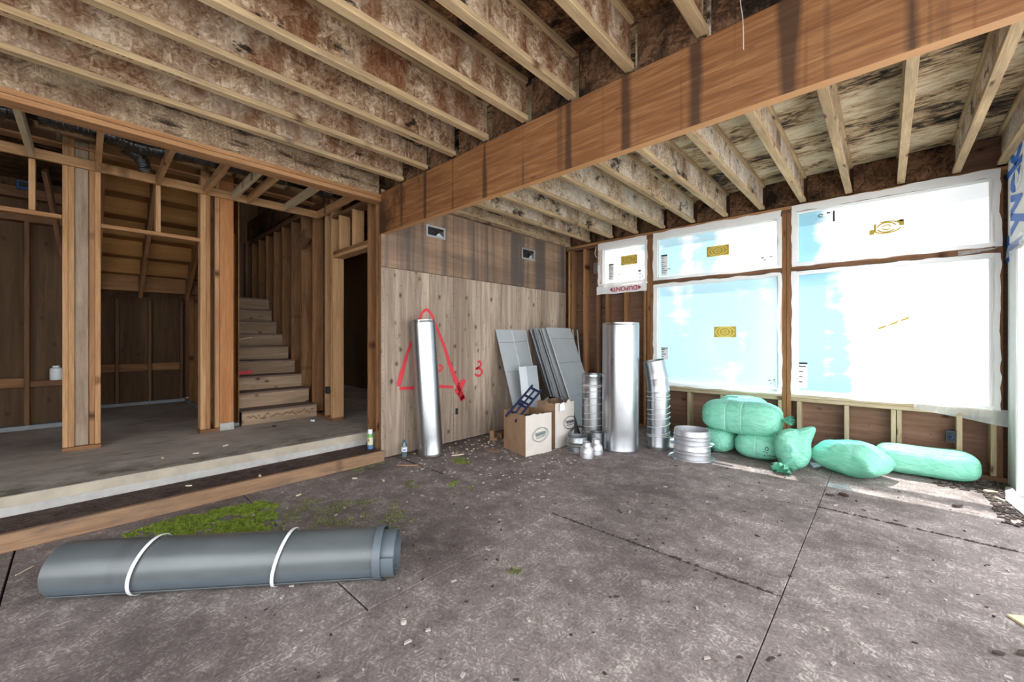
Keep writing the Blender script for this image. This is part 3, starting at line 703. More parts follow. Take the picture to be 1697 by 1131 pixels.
for y in (2.06, 2.16): lb('stud', (-8.86, y, 2.0), (-8.78, y+.04, 3.1), M['fir_brown'], we)
bx('sheathing', (-8.9, -.05, 3.2), (-5.55, -.02, 4.6), M['ply_dark'], we); bx('sheathing', (-8.9, -.05, 4.6), (-5.5, 2.5, 4.64), M['ply_dark'], we); bx('sheathing', (-5.58, -.05, 3.2), (-5.55, 2.5, 4.25), M['ply_dark'], we)  # unseen shell added to darken the stairwell; gap under its cap admits skylight
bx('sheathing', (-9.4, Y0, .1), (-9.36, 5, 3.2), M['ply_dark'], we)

# stairs
sr = thing('staircase', 'dusty plywood stair rising beside the open stud wall', 'stairs')
xr = [-5.70, -5.968, -6.24, -6.505, -6.775, -7.035, -7.31, -7.55, -7.69]; zr = [.416, .611, .795, .99, 1.187, 1.38, 1.584, 1.78, 1.976]
for i, (x, z) in enumerate(zip(xr, zr)):
    zb = .24 if i == 0 else zr[i-1]; xn = xr[i+1] if i < 8 else -8.85
    bx('riser', (x-.018, 1.365, zb+.002), (x, 2.236, z-.022), M['riser'], sr, bev=.001)
    bx('tread', (xn-.0, 1.365, z-.022), (x+.022, 2.236, z), M['tread'], sr, bev=.004)
ribbon('spray_mark', [(xr[3]+.003, 1.36+.03*k, zr[2]+.035) for k in range(12)], .03, (1, 0, 0), M['spray'], sr)
bm = bmesh.new(); pr = None
for k in range(61):
    y = 1.42+.78*k/60; z = .33+.05*mnoise.noise((y*18, 0, 1))+.04*mnoise.noise((y*45, 3, 1)); q = (bm.verts.new((xr[0]+.0015, y, z-.006)), bm.verts.new((xr[0]+.0015, y, z+.008)))
    if pr: bm.faces.new((pr[0], q[0], q[1], pr[1]))
    pr = q
obj('water_stain', bm, M['fir_brown'], sr)
up = thing('staircase', 'underside of the upper stair flight above the dark nook', 'stairs')
for i in range(9):
    x = -7.69+.27*i; z = 2.17+.195*i
    bx('riser', (x-.02, .19, z-.195), (x, 1.255, z), M['ply_flight'], up, bev=.001); bx('tread', (x-.02, .19, z), (x+.27, 1.255, z+.022), M['ply_flight'], up, bev=.001)
for y in (.20, .62, 1.13):
    lum('stringer', (-7.72, y, 1.96), (-5.70, y, 1.96+2.02*.722), .045, .24, M['fir_dark'], up)
lb('header', (-7.70, .18, 1.955), (-7.62, 1.258, 2.205), M['fir_dark'], up)

# ================================================================ DUCTS above the soffit
d1 = thing('metal_duct', 'rectangular sheet metal duct above the soffit ladder', 'duct')
for k, y in enumerate((-2.5, -1.3, -.1, 1.1)):
    bx('duct_section', (-5.52, y+.003, 3.085), (-5.13, y+1.197, 3.16), M['duct'], d1, bev=.004); bx('drive_cleat', (-5.525, y-.012, 3.08), (-5.125, y+.012, 3.163), M['galv_dull'], d1, bev=.002)
def flex(pts, r, label, nm='flexible_duct'):
    t = thing(nm, label, 'duct', pts[0]); o = Vector(pts[0]); P = spline([Vector(p)-o for p in pts], 14)
    obj('duct_sleeve', tube(bmesh.new(), P, r, 20, lambda i: r*(1+.05*math.sin(i*2.1)+.04*math.sin(i*.7))), M['flex'], t, smooth=True)
    return t
flex([(-4.95, -.2, 3.078), (-4.95, .0, 3.078), (-4.98, .18, 3.075), (-5.04, .36, 3.072), (-5.03, .55, 3.075), (-4.96, .75, 3.08), (-4.94, 1.1, 3.08), (-4.92, 1.6, 3.08)], .08, 'long black plastic flexible duct running along the ceiling plate')
flex([(-5.16, .30, 3.05), (-5.2, .40, 3.03), (-5.23, .44, 2.98), (-5.24, .46, 2.90)], .052, 'short black flexible duct bending down near the middle post')
flex([(-4.9, 1.86, 3.075), (-4.92, 1.96, 3.07), (-4.94, 2.04, 3.07), (-4.95, 2.10, 3.075)], .085, 'black flexible duct end bulging by the doorway corner')
flex([(-5.03, -1.2, 3.07), (-5.03, -.7, 3.07), (-5.0, -.42, 3.065), (-4.98, -.31, 3.07)], .075, 'black flexible duct sagging at the far left above the ladder')

# ================================================================ THINGS
# rolled grey sheet
P0 = Vector((-3.045, -.035)); P1 = Vector((-1.985, 1.175)); L = (P1-P0).length; ang = math.atan2((P1-P0).y, (P1-P0).x)
rl_ = thing('rolled_sheet', 'long grey roll of flooring sheet tied with two white straps on the floor', 'roll', (P0.x, P0.y, 0), ang)
def spiral(bm, x0, x1, r0, turns, pitch, zc, t=.0035, start=0, nx=8, sq=.95):
    n = int(48*turns); cols = []
    for j in range(nx+1):
        x = x0+(x1-x0)*j/nx; row = []
        for i in range(n+1):
            a = start+2*PI*turns*i/n; r = r0-pitch*turns*i/n
            xx = x
            row.append((bm.verts.new((xx, r*math.cos(a), zc+sq*r*math.sin(a))), bm.verts.new((xx, (r-t)*math.cos(a), zc+sq*(r-t)*math.sin(a)))))
        cols.append(row)
    for j in range(nx):
        for i in range(n):
            for k in (0, 1): bm.faces.new((cols[j][i][k], cols[j+1][i][k], cols[j+1][i+1][k], cols[j][i+1][k]))
    for j in (0, nx):
        for i in range(n): bm.faces.new((cols[j][i][0], cols[j][i+1][0], cols[j][i+1][1], cols[j][i][1]))
    for j in range(nx):
        for i in (0, n): bm.faces.new((cols[j][i][0], cols[j+1][i][0], cols[j+1][i][1], cols[j][i][1]))
    return bm
rr = .138
obj('outer_layer', spiral(bmesh.new(), 0, L-.04, rr, 1.1, .008, rr*.95, .004, -2.4), M['vinyl_roll'], rl_, smooth=True, angle=.6)
obj('edge_band', spiral(bmesh.new(), L-.075, L-.035, rr+.002, 1, 0, rr*.95, .002, -2.2, 2), M['vinyl_in'], rl_, smooth=True, angle=.6)
obj('inner_layer', spiral(bmesh.new(), .02, L+.03, rr-.007, 2.3, .018, rr*.95-.004, .004, 2.9), M['vinyl_in'], rl_, smooth=True, angle=.6)
obj('inner_layer', spiral(bmesh.new(), .3, L+.005, rr-.06, 1.4, .01, rr*.95-.03, .004, .8), M['vinyl_in'], rl_, smooth=True, angle=.6)
for x in (.40, 1.06):
    bm = bmesh.new(); n = 48
    V = [[bm.verts.new((x+dx+.03*math.sin(2*PI*i/n), (rr+.004+dr)*math.cos(2*PI*i/n), rr*.95+.95*(rr+.004+dr)*math.sin(2*PI*i/n))) for i in range(n)] for dx, dr in ((-.008, 0), (-.008, .003), (.008, .003), (.008, 0))]
    for a, b in zip(V, V[1:]+V[:1]):
        for i in range(n): bm.faces.new((a[i], a[(i+1) % n], b[(i+1) % n], b[i]))
    obj('strap', bm, M['strap'], rl_, smooth=True, angle=.6)

# pipes
def pipe(name, label, base, top, r, mat, seam=True, crimp=.0, group=None, extra=None):
    b, t_ = Vector(base), Vector(top); t = thing(name, label, 'pipe', base)
    d = t_-b; q = d.to_track_quat('Z', 'Y').to_matrix().to_4x4(); h = d.length
    prof = [(r-.003, .0), (r, 0), (r, .012), (r+.002, .02), (r, .028)] + [(r, .028+(h-.06)*k/8) for k in range(1, 8)] + [(r, h-.032), (r+.001, h-.028), (r-.002, h-.02), (r-.002, h), (r-.005, h), (r-.005, .0)]
    obj('pipe_wall', lathe(bmesh.new(), prof, 56, q), mat, t, smooth=True, angle=.5)
    if seam:
        bm = box(bmesh.new(), (-.006, -r-.0022, .01), (.006, -r+.001, h-.01)); bmesh.ops.transform(bm, matrix=q @ Matrix.Rotation(1.9, 4, 'Z'), verts=bm.verts); obj('seam', bm, mat, t)
    return t, q, h
pipe('duct_pipe', 'tall narrow galvanised pipe leaning on the spray painted plywood', (-3.72, 2.69, .004), (-3.825, 2.655, 1.5), .136, M['galv'])
pipe('duct_pipe', 'widest tall galvanised pipe standing in front of the stud wall', (-2.284, 4.336, .0), (-2.284, 4.345, 1.48), .208, M['galv'])
def wires(t, q, r, turns, name='tie_wire', n=90, rad=.0045):
    bm = bmesh.new(); pts = []
    for k in range(n+1):
        u = k/n; a = 2*PI*len(turns)*u; i = u*(len(turns)-1); z = turns[int(i)]+(turns[min(int(i)+1, len(turns)-1)]-turns[int(i)])*(i-int(i))
        pts.append(q @ Vector(((r+rad)*math.cos(a), (r+rad)*math.sin(a), z)))
    obj(name, tube(bm, pts, rad, 6), M['wire'], t, smooth=True)
t, q, h = pipe('duct_pipe', 'short galvanised pipe wound with wire beside the widest pipe', (-2.66, 4.36, 0), (-2.66, 4.36, .86), .14, M['galv'])
wires(t, q, .14, (.15, .22, .32, .40, .52, .60, .70, .72)); wires(t, q, .14, (.72, .73, .74))
# elbowed pipe
e_ = thing('elbow_pipe', 'galvanised pipe with a bent top wound with wire under the window', 'pipe', (-1.985, 4.70, 0)); r = .126
obj('pipe_wall', lathe(bmesh.new(), [(r-.004, 0), (r, 0), (r, .02), (r+.002, .03), (r, .04), (r, .3), (r, .55), (r, .70), (r-.004, .70)], 48), M['galv'], e_, smooth=True, angle=.5)
T1 = Matrix.Translation((0, 0, .69)) @ Matrix.Rotation(-.10, 4, Vector((.679, -.734, 0)).cross(Vector((0, 0, 1))))
lean = Vector((-.73, -.68, 0)); axr = Vector((0, 0, 1)).cross(lean).normalized()
T1 = Matrix.Translation((0, 0, .685)) @ Matrix.Rotation(.10, 4, axr)
obj('elbow_segment', lathe(bmesh.new(), [(r+.003, -.02), (r+.004, 0), (r+.001, .01), (r, .08), (r, .16), (r-.003, .16)], 48, T1), M['galv'], e_, smooth=True, angle=.5)
T2 = T1 @ Matrix.Translation((0, 0, .155)) @ Matrix.Rotation(.10, 4, axr)
obj('elbow_segment', lathe(bmesh.new(), [(r+.003, -.015), (r+.004, 0), (r+.001, .01), (r-.002, .08), (r-.004, .2), (r-.008, .2), (r-.008, .0)], 48, T2), M['galv'], e_, smooth=True, angle=.5)
wires(e_, Matrix(), r, (.10, .18, .14, .22, .34, .40, .46, .58, .62, .69), n=150)

def collar(name, label, loc, prof, mat, n=48, group=None, tilt=None, parts=True):
    t = thing(name, label, 'duct collar', loc, 0, group)
    if tilt: t.rotation_euler = tilt
    obj('collar_wall', lathe(bmesh.new(), prof['wall'], n), mat, t, smooth=True, angle=.5)
    if 'flange' in prof: obj('flange', lathe(bmesh.new(), prof['flange'], n), mat, t, smooth=True, angle=.5)
    if 'bead' in prof:
        for z, rr_ in prof['bead']: obj('bead', lathe(bmesh.new(), [(rr_, z-.006), (rr_+.005, z), (rr_, z+.006)], n), mat, t, smooth=True)
    return t
bx_, by_ = -1.565, 4.60
fw = lambda r0, h: {'wall': [(r0, .008), (r0, .012), (r0, h*.32), (r0+.006, h*.38), (r0, h*.44), (r0, h*.56), (r0+.005, h*.62), (r0, h*.68), (r0-.003, h), (r0-.006, h), (r0-.005, h*.5), (r0-.004, .004)], 'flange': [(r0, .006), (r0+.042, .004), (r0+.044, .0), (r0, .0)]}
collar('duct_collar', 'lower flanged pale metal duct collar of the pair beside the green bags', (bx_, by_, .0), fw(.185, .15), M['galv_white'])
collar('duct_collar', 'upper flanged pale metal duct collar stacked on another by the green bags', (bx_-.005, by_+.004, .151), fw(.182, .15), M['galv_white'])
collar('duct_collar', 'small flanged metal collar on the floor by the paper bags', (-2.645, 3.98, .0), fw(.115, .16), M['galv_dull'])
collar('duct_collar', 'small plain metal collar behind the flanged collar and paper bags', (-2.50, 4.16, .0), {'wall': [(.075, 0), (.075, .2), (.072, .2), (.072, 0)]}, M['galv_dull'])
red = [(.076, 0), (.076, .05), (.074, .058), (.072, .085), (.05, .115), (.044, .125), (.044, .165), (.041, .165), (.041, .12), (.07, .08), (.073, 0)]
for (x, y), lab in (((-2.405, 3.80), 'front tapered metal reducer on the floor before the widest pipe'), ((-2.40, 3.985), 'rear tapered metal reducer half hidden behind the front reducer')):
    t = thing('pipe_reducer', lab, 'pipe reducer', (x, y, 0)); obj('reducer_wall', lathe(bmesh.new(), red, 36), M['galv_white'], t, smooth=True, angle=.6)
    obj('bead', lathe(bmesh.new(), [(.0755, .045), (.079, .05), (.0755, .055)], 36), M['galv_white'], t, smooth=True)

# sheet metal leaning on the left wall
def leaning(y0, y1, xb, xt, zt, mat, name, parent, nx=1, off=0, th=.003, folds=None, y0t=None, y1t=None):
    y0t = y0 if y0t is None else y0t; y1t = y1 if y1t is None else y1t
    b0, b1, t0, t1 = Vector((xb, y0, 0)), Vector((xb, y1, 0)), Vector((xt, y0t, zt)), Vector((xt, y1t, zt))
    n = (b1-b0).cross(t0-b0).normalized(); 
    if n.x < 0: n = -n
    bm = bmesh.new(); fr = []
    prof = folds or [(0, 0), (1, 0)]
    for u, d in prof:
        lo = b0.lerp(b1, u)+n*(d+off); hi = t0.lerp(t1, u)+n*(d+off)
        lo.z = max(lo.z, .002)
        fr.append([bm.verts.new(p) for p in (lo, hi, hi-n*th, Vector(((lo-n*th).x, (lo-n*th).y, max(.001, (lo-n*th).z))))])
    for a, b in zip(fr, fr[1:]):
        for k in range(4): bm.faces.new((a[k], a[(k+1) % 4], b[(k+1) % 4], b[k]))
    bm.faces.new(fr[0]); bm.faces.new(fr[-1][::-1])
    return obj(name, bm, mat, parent)
p1 = thing('sheet_panel', 'wide creased sheet metal panel leaning on the plywood left of the stack', 'metal sheet')
leaning(3.885, 4.42, -3.45, -3.945, 1.425, M['sheet'], 'panel_face', p1, folds=[(0, .006), (.012, 0), (.52, 0), (.53, .008), (.54, 0), (.985, 0), (1, .006)], y0t=3.92, y1t=4.56)
for z in (.45, .85, 1.25):
    k = z/1.425; x = -3.45+(-3.945+3.45)*k
    bm = bmesh.new(); tube(bm, [(x+.004, 3.90+.03*k, z), (x+.004, 4.15+.05*k, z-.006), (x+.004, 4.41+.13*k, z+.012)], .0022, 5); obj('crease', bm, M['galv_dull'], p1)
p2 = thing('sheet_panel', 'small folded metal sheet leaning in front of the creased panel', 'metal sheet')
leaning(3.95, 4.30, -3.40, -3.58, .92, M['sheet'], 'panel_face', p2, folds=[(0, .0), (.28, .045), (.9, .045), (1, .0)], y0t=4.0, y1t=4.36)
ORD = 'first second third fourth fifth sixth seventh eighth ninth tenth eleventh twelfth thirteenth fourteenth rearmost'.split()
for k in range(15):
    o = tag(leaning(4.60+R.uniform(-.02, .03), 5.18+R.uniform(-.02, .02), -3.36+.022*k, -3.93+.019*k, 1.44+R.uniform(-.015, .02), M['sheet' if k % 3 else 'galv_dull'], 'metal_sheet', None, folds=[(0, -.004), (.02, 0), (.98, 0), (1, -.004)], y0t=4.63+R.uniform(-.02, .02), y1t=5.2),
            ORD[k]+' thin metal sheet behind the front panel of the leaning stack', 'metal sheet', 'sheets in the leaning stack')
p3 = thing('sheet_panel', 'front sheet metal panel of the stack, widest face towards the room', 'metal sheet')
leaning(4.60, 5.17, -2.985, -3.615, 1.46, M['sheet'], 'panel_face', p3, folds=[(0, -.012), (.01, 0), (.99, 0), (1, -.01)], y0t=4.65, y1t=5.25)
for z in (.5, .95, 1.3):
    k = z/1.46; x = -2.985-.63*k
    bm = bmesh.new(); tube(bm, [(x+.003, 4.61+.05*k, z), (x+.003, 4.9+.06*k, z+.004), (x+.003, 5.165+.08*k, z)], .002, 5); obj('crease', bm, M['galv_dull'], p3)
for k, lab in enumerate(('narrow metal strip standing behind the front panel, nearer one', 'narrow metal strip standing behind the front panel, farther one')):
    tag(leaning(5.36+.10*k, 5.40+.10*k, -3.50, -3.66+.02*k, 1.44, M['galv_dull'], 'metal_strip', None, folds=[(0, 0), (.5, .008), (1, 0)]), lab, 'metal strip')

# paper bags
def paper_bag(label, O, U, V, h, logo, seed, ragged=.03):
    O, U, V = Vector(O), Vector(U), Vector(V); t = thing('paper_bag', label, 'bag', O); N = Vector((U.y, -U.x, 0)).normalized()
    def wall(name, A, B, mat, top, inn):
        bm = bmesh.new(); n, mz = 14, 12; g = []
        for i in range(n+1):
            col = []
            for k in range(mz+1):
                u, w = i/n, k/mz; p = A.lerp(B, u); z = w*(h+top(u))
                bul = .012*mnoise.noise((p.x*8+seed, p.y*8, z*7))+.010*math.sin(PI*u)*math.sin(PI*w)
                q = p+inn*(-bul if 0 < i < n else 0); q.z = z; col.append(bm.verts.new(q))
            g.append(col)
        for i in range(n):
            for k in range(mz): bm.faces.new((g[i][k], g[i+1][k], g[i+1][k+1], g[i][k+1]))
        return obj(name, bm, mat, t, smooth=True)
    z0 = Vector((0, 0, 0)); rag = lambda s: (lambda u: ragged*mnoise.noise((u*5+s, seed, 0))*math.sin(PI*u))
    f = wall('front_face', z0, U, M['kraft_pale'], rag(1), -N); wall('side_gusset', z0, V, M['kraft'], rag(2), U.normalized())
    wall('side_gusset', U, U+V, M['kraft'], rag(3), -U.normalized()); wall('back_face', V, U+V, M['kraft'], rag(4), N)
    bm = bmesh.new(); bm.faces.new([bm.verts.new(p+Vector((0, 0, h*.8))) for p in (z0+V*.03+U*.03, U*.97+V*.03, U*.97+V*.97, U*.03+V*.97)]); obj('bag_filling', bm, M['ink'], t)
    ux = U.normalized(); w = U.length; cx, cz, rx, rz, off, tilt, mat = logo
    bm = bmesh.new(); O2 = ux*(cx*w)+Vector((0, 0, cz*h)); ct, s_ = math.cos(tilt), math.sin(tilt)
    X, Y = ux*ct+Vector((0, 0, s_)), Vector((0, 0, ct))-ux*s_
    stroke(bm, [(rx*math.cos(2*PI*k/40), rz*math.sin(2*PI*k/40)) for k in range(41)], .0035, X, Y, O2, N, .022)
    stroke(bm, [(-.62*rx+1.3*rx*k/30, rz*(.12+.30*math.sin(k*1.55)*(1 if k > 4 else 1.4))) for k in range(30)], .0045, X, Y, O2, N, .022)
    stroke(bm, [(-.55*rx, -.42*rz), (.62*rx, -.30*rz)], .004, X, Y, O2, N, .022)
    lg = obj('logo_print', bm, M[mat], t); lg.parent = f
    return t
b1 = paper_bag('pale paper bag with an oval emblem holding navy plastic on top', (-2.892, 3.344, 0), (.063, .384, 0), (-.448, .123, 0), .45, (.52, .49, .115, .075, 0, .12, 'logo_ink'), 1)
b2 = paper_bag('brown paper bag with an oval emblem behind the bag of navy plastic', (-2.86, 3.84, 0), (.02, .36, 0), (-.30, .03, 0), .53, (.72, .52, .12, .075, 0, .0, 'ink'), 5, .06)
# navy plastic bracket resting on the first bag
nv = thing('plastic_bracket', 'navy blue plastic ladder bracket lying across the first paper bag', 'bracket', (-3.12, 3.57, .535))
Q = Matrix(((.30, -.62, .72, 0), (.66, -.36, -.60, 0), (.69, .69, .30, 0), (0, 0, 0, 1)))
ex = Vector((.0, .83, .55)).normalized(); ey = Vector((.85, .1, -.45)); ey = (ey-ex*ey.dot(ex)).normalized(); ez = ex.cross(ey)
Q = Matrix(((ex.x, ey.x, ez.x, 0), (ex.y, ey.y, ez.y, 0), (ex.z, ey.z, ez.z, 0), (0, 0, 0, 1)))
def nb(name, a, b):
    bm = box(bmesh.new(), a, b, .003); bmesh.ops.transform(bm, matrix=Q, verts=bm.verts); obj(name, bm, M['navy'], nv)
for y in (-.075, .055): nb('side_rail', (-.27, y, -.012), (.30, y+.022, .012))
for x in (-.19, -.05, .0, .10, .24): nb('cross_bar', (x, -.07, -.008), (x+.03, .07, .008))
nb('side_rail', (-.19, -.012, -.008), (.25, .008, .008))
# metal and plastic offcuts poking out of the second bag
of = thing('metal_offcut', 'crumpled clear and metal offcuts poking out of the brown bag', 'offcut', (-2.98, 4.0, .52))
for i, (a, b, w) in enumerate((((-.10, -.14, -.02), (.02, -.02, .06), .06), ((-.02, -.02, .06), (.05, .12, -.03), .055), ((.06, .08, .06), (.10, .22, -.12), .04))):
    bm = bmesh.new(); a, b = Vector(a), Vector(b); s_ = (b-a).cross(Vector((0, 0, 1))).normalized()*w; mid = (a+b)/2+Vector((0, 0, .04))
    g = [[bm.verts.new(p+s_*k) for k in (-1, 0, 1)] for p in (a, mid, b)]
    for u in (0, 1):
        for k in (0, 1): bm.faces.new((g[u][k], g[u+1][k], g[u+1][k+1], g[u][k+1]))
    bmesh.ops.solidify(bm, geom=bm.faces[:], thickness=.002); obj('offcut_strip', bm, M['sheet'], of)
tag(obj('paper_scrap', wavy(bmesh.new(), -.05, .05, 0, .09, 0, .02, 3, 5, 5, lambda p: Vector((-2.838+p.y*.3, 3.95+p.x, .44+p.z))), M['paper_label'], None, smooth=True), 'white scrap of printed paper at the top of the brown bag', 'paper')
# coil of wire behind the collars
cw = bmesh.new()
for k in range(3): tube(cw, [(-2.74+.0*k+.10*math.cos(a/20*2*PI)*.6, 4.12+.03*k+.11*math.cos(a/20*2*PI), .12+.11*math.sin(a/20*2*PI)) for a in range(20)], .004, 5)
tag(obj('wire_coil', cw, M['black'], None, smooth=True), 'dark coil of cable between the brown bag and wire wound pipe', 'cable')

# green bags
def shape(fn, nu=56, nv=44):
    bm = bmesh.new(); g = []
    for i in range(nu+1): g.append([bm.verts.new(fn(-1+2*i/nu, 2*PI*k/nv)) for k in range(nv)])
    for i in range(nu):
        for k in range(nv): bm.faces.new((g[i][k], g[i][(k+1) % nv], g[i+1][(k+1) % nv], g[i+1][k]))
    bm.faces.new(g[0][::-1]); bm.faces.new(g[-1])
    return bm
def sgn(v, p): return math.copysign(abs(v)**p, v)
def bale(label, loc, rz, L, D, H, seed, bands=(), knots=(), ex=.75, tilt=0, pw=5, group=None):
    t = thing('insulation_bag', label, 'bag', loc, rz)
    if tilt: t.rotation_euler = (0, tilt, rz)
    def fn(u, a):
        r = max(.0, 1-abs(u)**pw)**.42*.97+.03
        c, s_ = sgn(math.cos(a), ex), sgn(math.sin(a), ex)
        pl = 1+.05*math.sin(a*9+seed)*abs(u)**5
        n = .055*mnoise.noise((u*1.6+seed, c*1.2, s_*1.2))+.02*mnoise.noise((u*6+seed, c*4, s_*4))+.008*mnoise.noise((u*3+seed, c*13, s_*13))
        for b in bands: n -= .035*math.exp(-((u-b)/.03)**2)
        z = H/2+H/2*r*s_*(1+n)*pl
        return Vector((L/2*u*(1+.02*n), D/2*r*c*(1+n)*pl, max(z, .012*(1+s_)+.003)))
    obj('bag_skin', shape(fn), M['bag'], t, smooth=True)
    for b in bands:
        bm = bmesh.new(); g = []
        for dx in (-.012, .012): g.append([bm.verts.new(((v := fn(b+dx, 2*PI*k/44)) - Vector((0, 0, H/2)))*1.0 + (v-Vector((v.x, 0, H/2))).normalized()*.006 + Vector((0, 0, H/2))) for k in range(44)])
        for k in range(44): bm.faces.new((g[0][k], g[0][(k+1) % 44], g[1][(k+1) % 44], g[1][k]))
        obj('seam_band', bm, M['bag_band'], t, smooth=True)
    for (kx, ky, kz, dx, dy, dz) in knots: knot(t, Vector((kx, ky, kz)), Vector((dx, dy, dz)), seed)
    return t
def knot(t, p, d, seed, s=1.):
    "gathered and tied neck of a bag: fan of pleats"
    d = d.normalized(); x = d.cross(Vector((0, 0, 1)));
    if x.length < .1: x = d.cross(Vector((0, 1, 0)))
    x.normalize(); y = x.cross(d); bm = bmesh.new(); n = 26; g = []
    for h, r in ((-.03, .075), (.0, .035), (.02, .018), (.035, .020), (.06, .045), (.10, .075)):
        g.append([bm.verts.new(p+(d*(h+(.02*math.sin(k*3.1+seed) if h > .05 else 0))+(x*math.cos(2*PI*k/n)+y*math.sin(2*PI*k/n)*.7)*r*(1+.22*math.sin(k*PI*.9+seed)))*s) for k in range(n)])
    for a, b in zip(g, g[1:]):
        for k in range(n): bm.faces.new((a[k], a[(k+1) % n], b[(k+1) % n], b[k]))
    bmesh.ops.solidify(bm, geom=bm.faces[:], thickness=.003)
    obj('tied_neck', bm, M['bag'], t, smooth=True)
def pillow(label, loc, rot, L, W_, H, seed, sq=2.6, cor=.10, flat=.4, rnd=0, tips=()):
    t = thing('insulation_bag', label, 'bag', loc); t.rotation_euler = rot
    bm = bmesh.new(); n = 40; top = {}
    def pt(i, k, sgn_):
        u, v = -1+2*i/n, -1+2*k/n
        th = (max(0, 1-abs(u)**sq)*max(0, 1-abs(v)**sq))**.5
        x = L/2*u*(1-cor*(1-v*v)); y = W_/2*v*(1-cor*(1-u*u))
        x *= (1-rnd*v*v/2)**.5; y *= (1-rnd*u*u/2)**.5
        for tu, tv, tx, ty in tips:
            q = math.exp(-((u-tu)**2+(v-tv)**2)/.09); x += tx*q; y += ty*q
        w = .10*mnoise.noise((u*1.7+seed, v*1.7, sgn_))+.035*mnoise.noise((u*5+seed, v*5, sgn_))
        rad = math.hypot(u, v); an = math.atan2(v, u); w += .05*math.sin(an*17+seed)*rad**4*.6
        h = H*th*(1+w)
        z = flat*H+(h*(1-flat) if sgn_ > 0 else -h*flat)
        z += .012*mnoise.noise((u*3+seed, v*3, 4))*(1-th)
        return Vector((x, y, z))
    for s_ in (1, -1):
        for i in range(n+1):
            for k in range(n+1):
                edge = i in (0, n) or k in (0, n)
                if s_ < 0 and edge: top[s_, i, k] = top[1, i, k]
                else: top[s_, i, k] = bm.verts.new(pt(i, k, s_))
        for i in range(n):
            for k in range(n): bm.faces.new([top[s_, a, b] for a, b in ((i, k), (i+1, k), (i+1, k+1), (i, k+1))])
    obj('bag_skin', bm, M['bag'], t, smooth=True); return t
bale('left lower green insulation bag with a tied end facing the room', (-1.43, 5.12, 0), 1.45, .46, .36, .27, 3, knots=((-.225, 0, .09, -1, 0, -.15),), pw=4)
bb = bale('right lower green insulation bag with dark printing under the top bag', (-1.02, 5.08, 0), .12, .46, .42, .27, 8, bands=(-.1,), pw=3.2)
bale('large banded green insulation bag lying on top of two others', (-1.20, 5.10, .235), -.03, .80, .42, .36, 12, bands=(-.28, .12), knots=((.385, -.03, .2, 1, -.2, .1),), ex=.62, pw=5)
bale('green insulation bag behind the banded bag, only its hump showing', (-1.26, 5.42, .27), .0, .55, .36, .34, 15, pw=4)
# printing on the right lower bag, laid onto its skin
from mathutils.bvhtree import BVHTree
sk_ = [c_ for c_ in bb.children if c_.name.startswith('bag_skin')][0]
bvh = BVHTree.FromPolygons([v.co for v in sk_.data.vertices], [tuple(p.vertices) for p in sk_.data.polygons])
pm = bmesh.new(); X, Y, N = Vector((1, 0, 0)), Vector((0, 0, 1)), Vector((0, -1, 0)); O = Vector((.05, -.4, .07))
stroke(pm, [(.035+.013*math.cos(a*PI/6), .078+.018*math.sin(a*PI/6)) for a in range(13)], .0035, X, Y, O, N, 0)
for a, b in (((0, .05), (.035, .04)), ((.035, .04), (.04, .025)), ((.0, .0), (.03, .004)), ((.012, .0), (.02, .015)), ((.04, .0), (.045, .018)), ((.052, .0), (.058, .016)), ((.064, .016), (.066, -.002)), ((.08, .0), (.086, .012)), ((.09, .012), (.096, .0)), ((.1, .002), (.105, .014))):
    stroke(pm, [a, ((a[0]+b[0])/2, (a[1]+b[1])/2), b], .0032, X, Y, O, N, 0)
for v in pm.verts:
    h_ = bvh.ray_cast(v.co, Vector((0, 1, 0)))
    if h_[0]: v.co = h_[0]+h_[1]*.003*(-1 if h_[1].y > 0 else 1)
obj('bag_print', pm, M['ink'], bb)
sm_ = pillow('upright green insulation bag with a crumpled tied corner on the floor', (-.72, 5.0, .15), (1.25, .0, .25), .31, .40, .28, 21, cor=.0, flat=.5, sq=2.2, rnd=.95, tips=((.75, .8, .06, .06), (1, 1, .05, .05)))
knot(sm_, Vector((-.07, -.17, .25)), Vector((-.4, -.5, .6)), 4, 1.2)
pillow('plump pillow shaped green insulation bag in front of the sill', (-.25, 5.06, 0), (.0, .0, -.45), .58, .47, .31, 31, cor=.0, flat=.42, rnd=.45, tips=((-1, 1, -.08, .0), (1, -1, .05, -.05)))
bale('long flat green insulation bag lying by the right end of the sill', (.265, 5.45, 0), .08, .71, .36, .27, 41, ex=.8, pw=6)

# spray can and bottle
sc_ = thing('spray_can', 'aerosol can with a green and cream label on the timber step', 'can', (-4.09, 2.165, .106))
obj('can_body', lathe(bmesh.new(), [(.0, 0), (.027, 0), (.029, .004), (.029, .02), (.0, .02)], 28), M['can_blue'], sc_, smooth=True, angle=.6)
obj('label_band', lathe(bmesh.new(), [(.029, .02), (.029, .045)], 28), M['can_blue'], sc_, smooth=True)
lbn = obj('label_band', lathe(bmesh.new(), [(.029, .045), (.029, .125)], 28), M['can_label'], sc_, smooth=True)
obj('label_band', lathe(bmesh.new(), [(.029, .125), (.029, .155), (.024, .163)], 28), M['can_green'], sc_, smooth=True)
obj('can_cap', lathe(bmesh.new(), [(.024, .163), (.025, .168), (.025, .195), (.022, .21), (.0, .212)], 28), M['white_plastic'], sc_, smooth=True, angle=.6)
bm = bmesh.new()
for a, z in ((-1.1, .105), (-1.25, .09), (-.95, .095)): lathe(bm, [(.0, .0), (.006, .0)], 10, Matrix.Translation((.0297*math.cos(a), .0297*math.sin(a), z)) @ Vector((math.cos(a), math.sin(a), 0)).to_track_quat('Z', 'Y').to_matrix().to_4x4())
obj('fruit_print', bm, M['red_dot'], sc_)
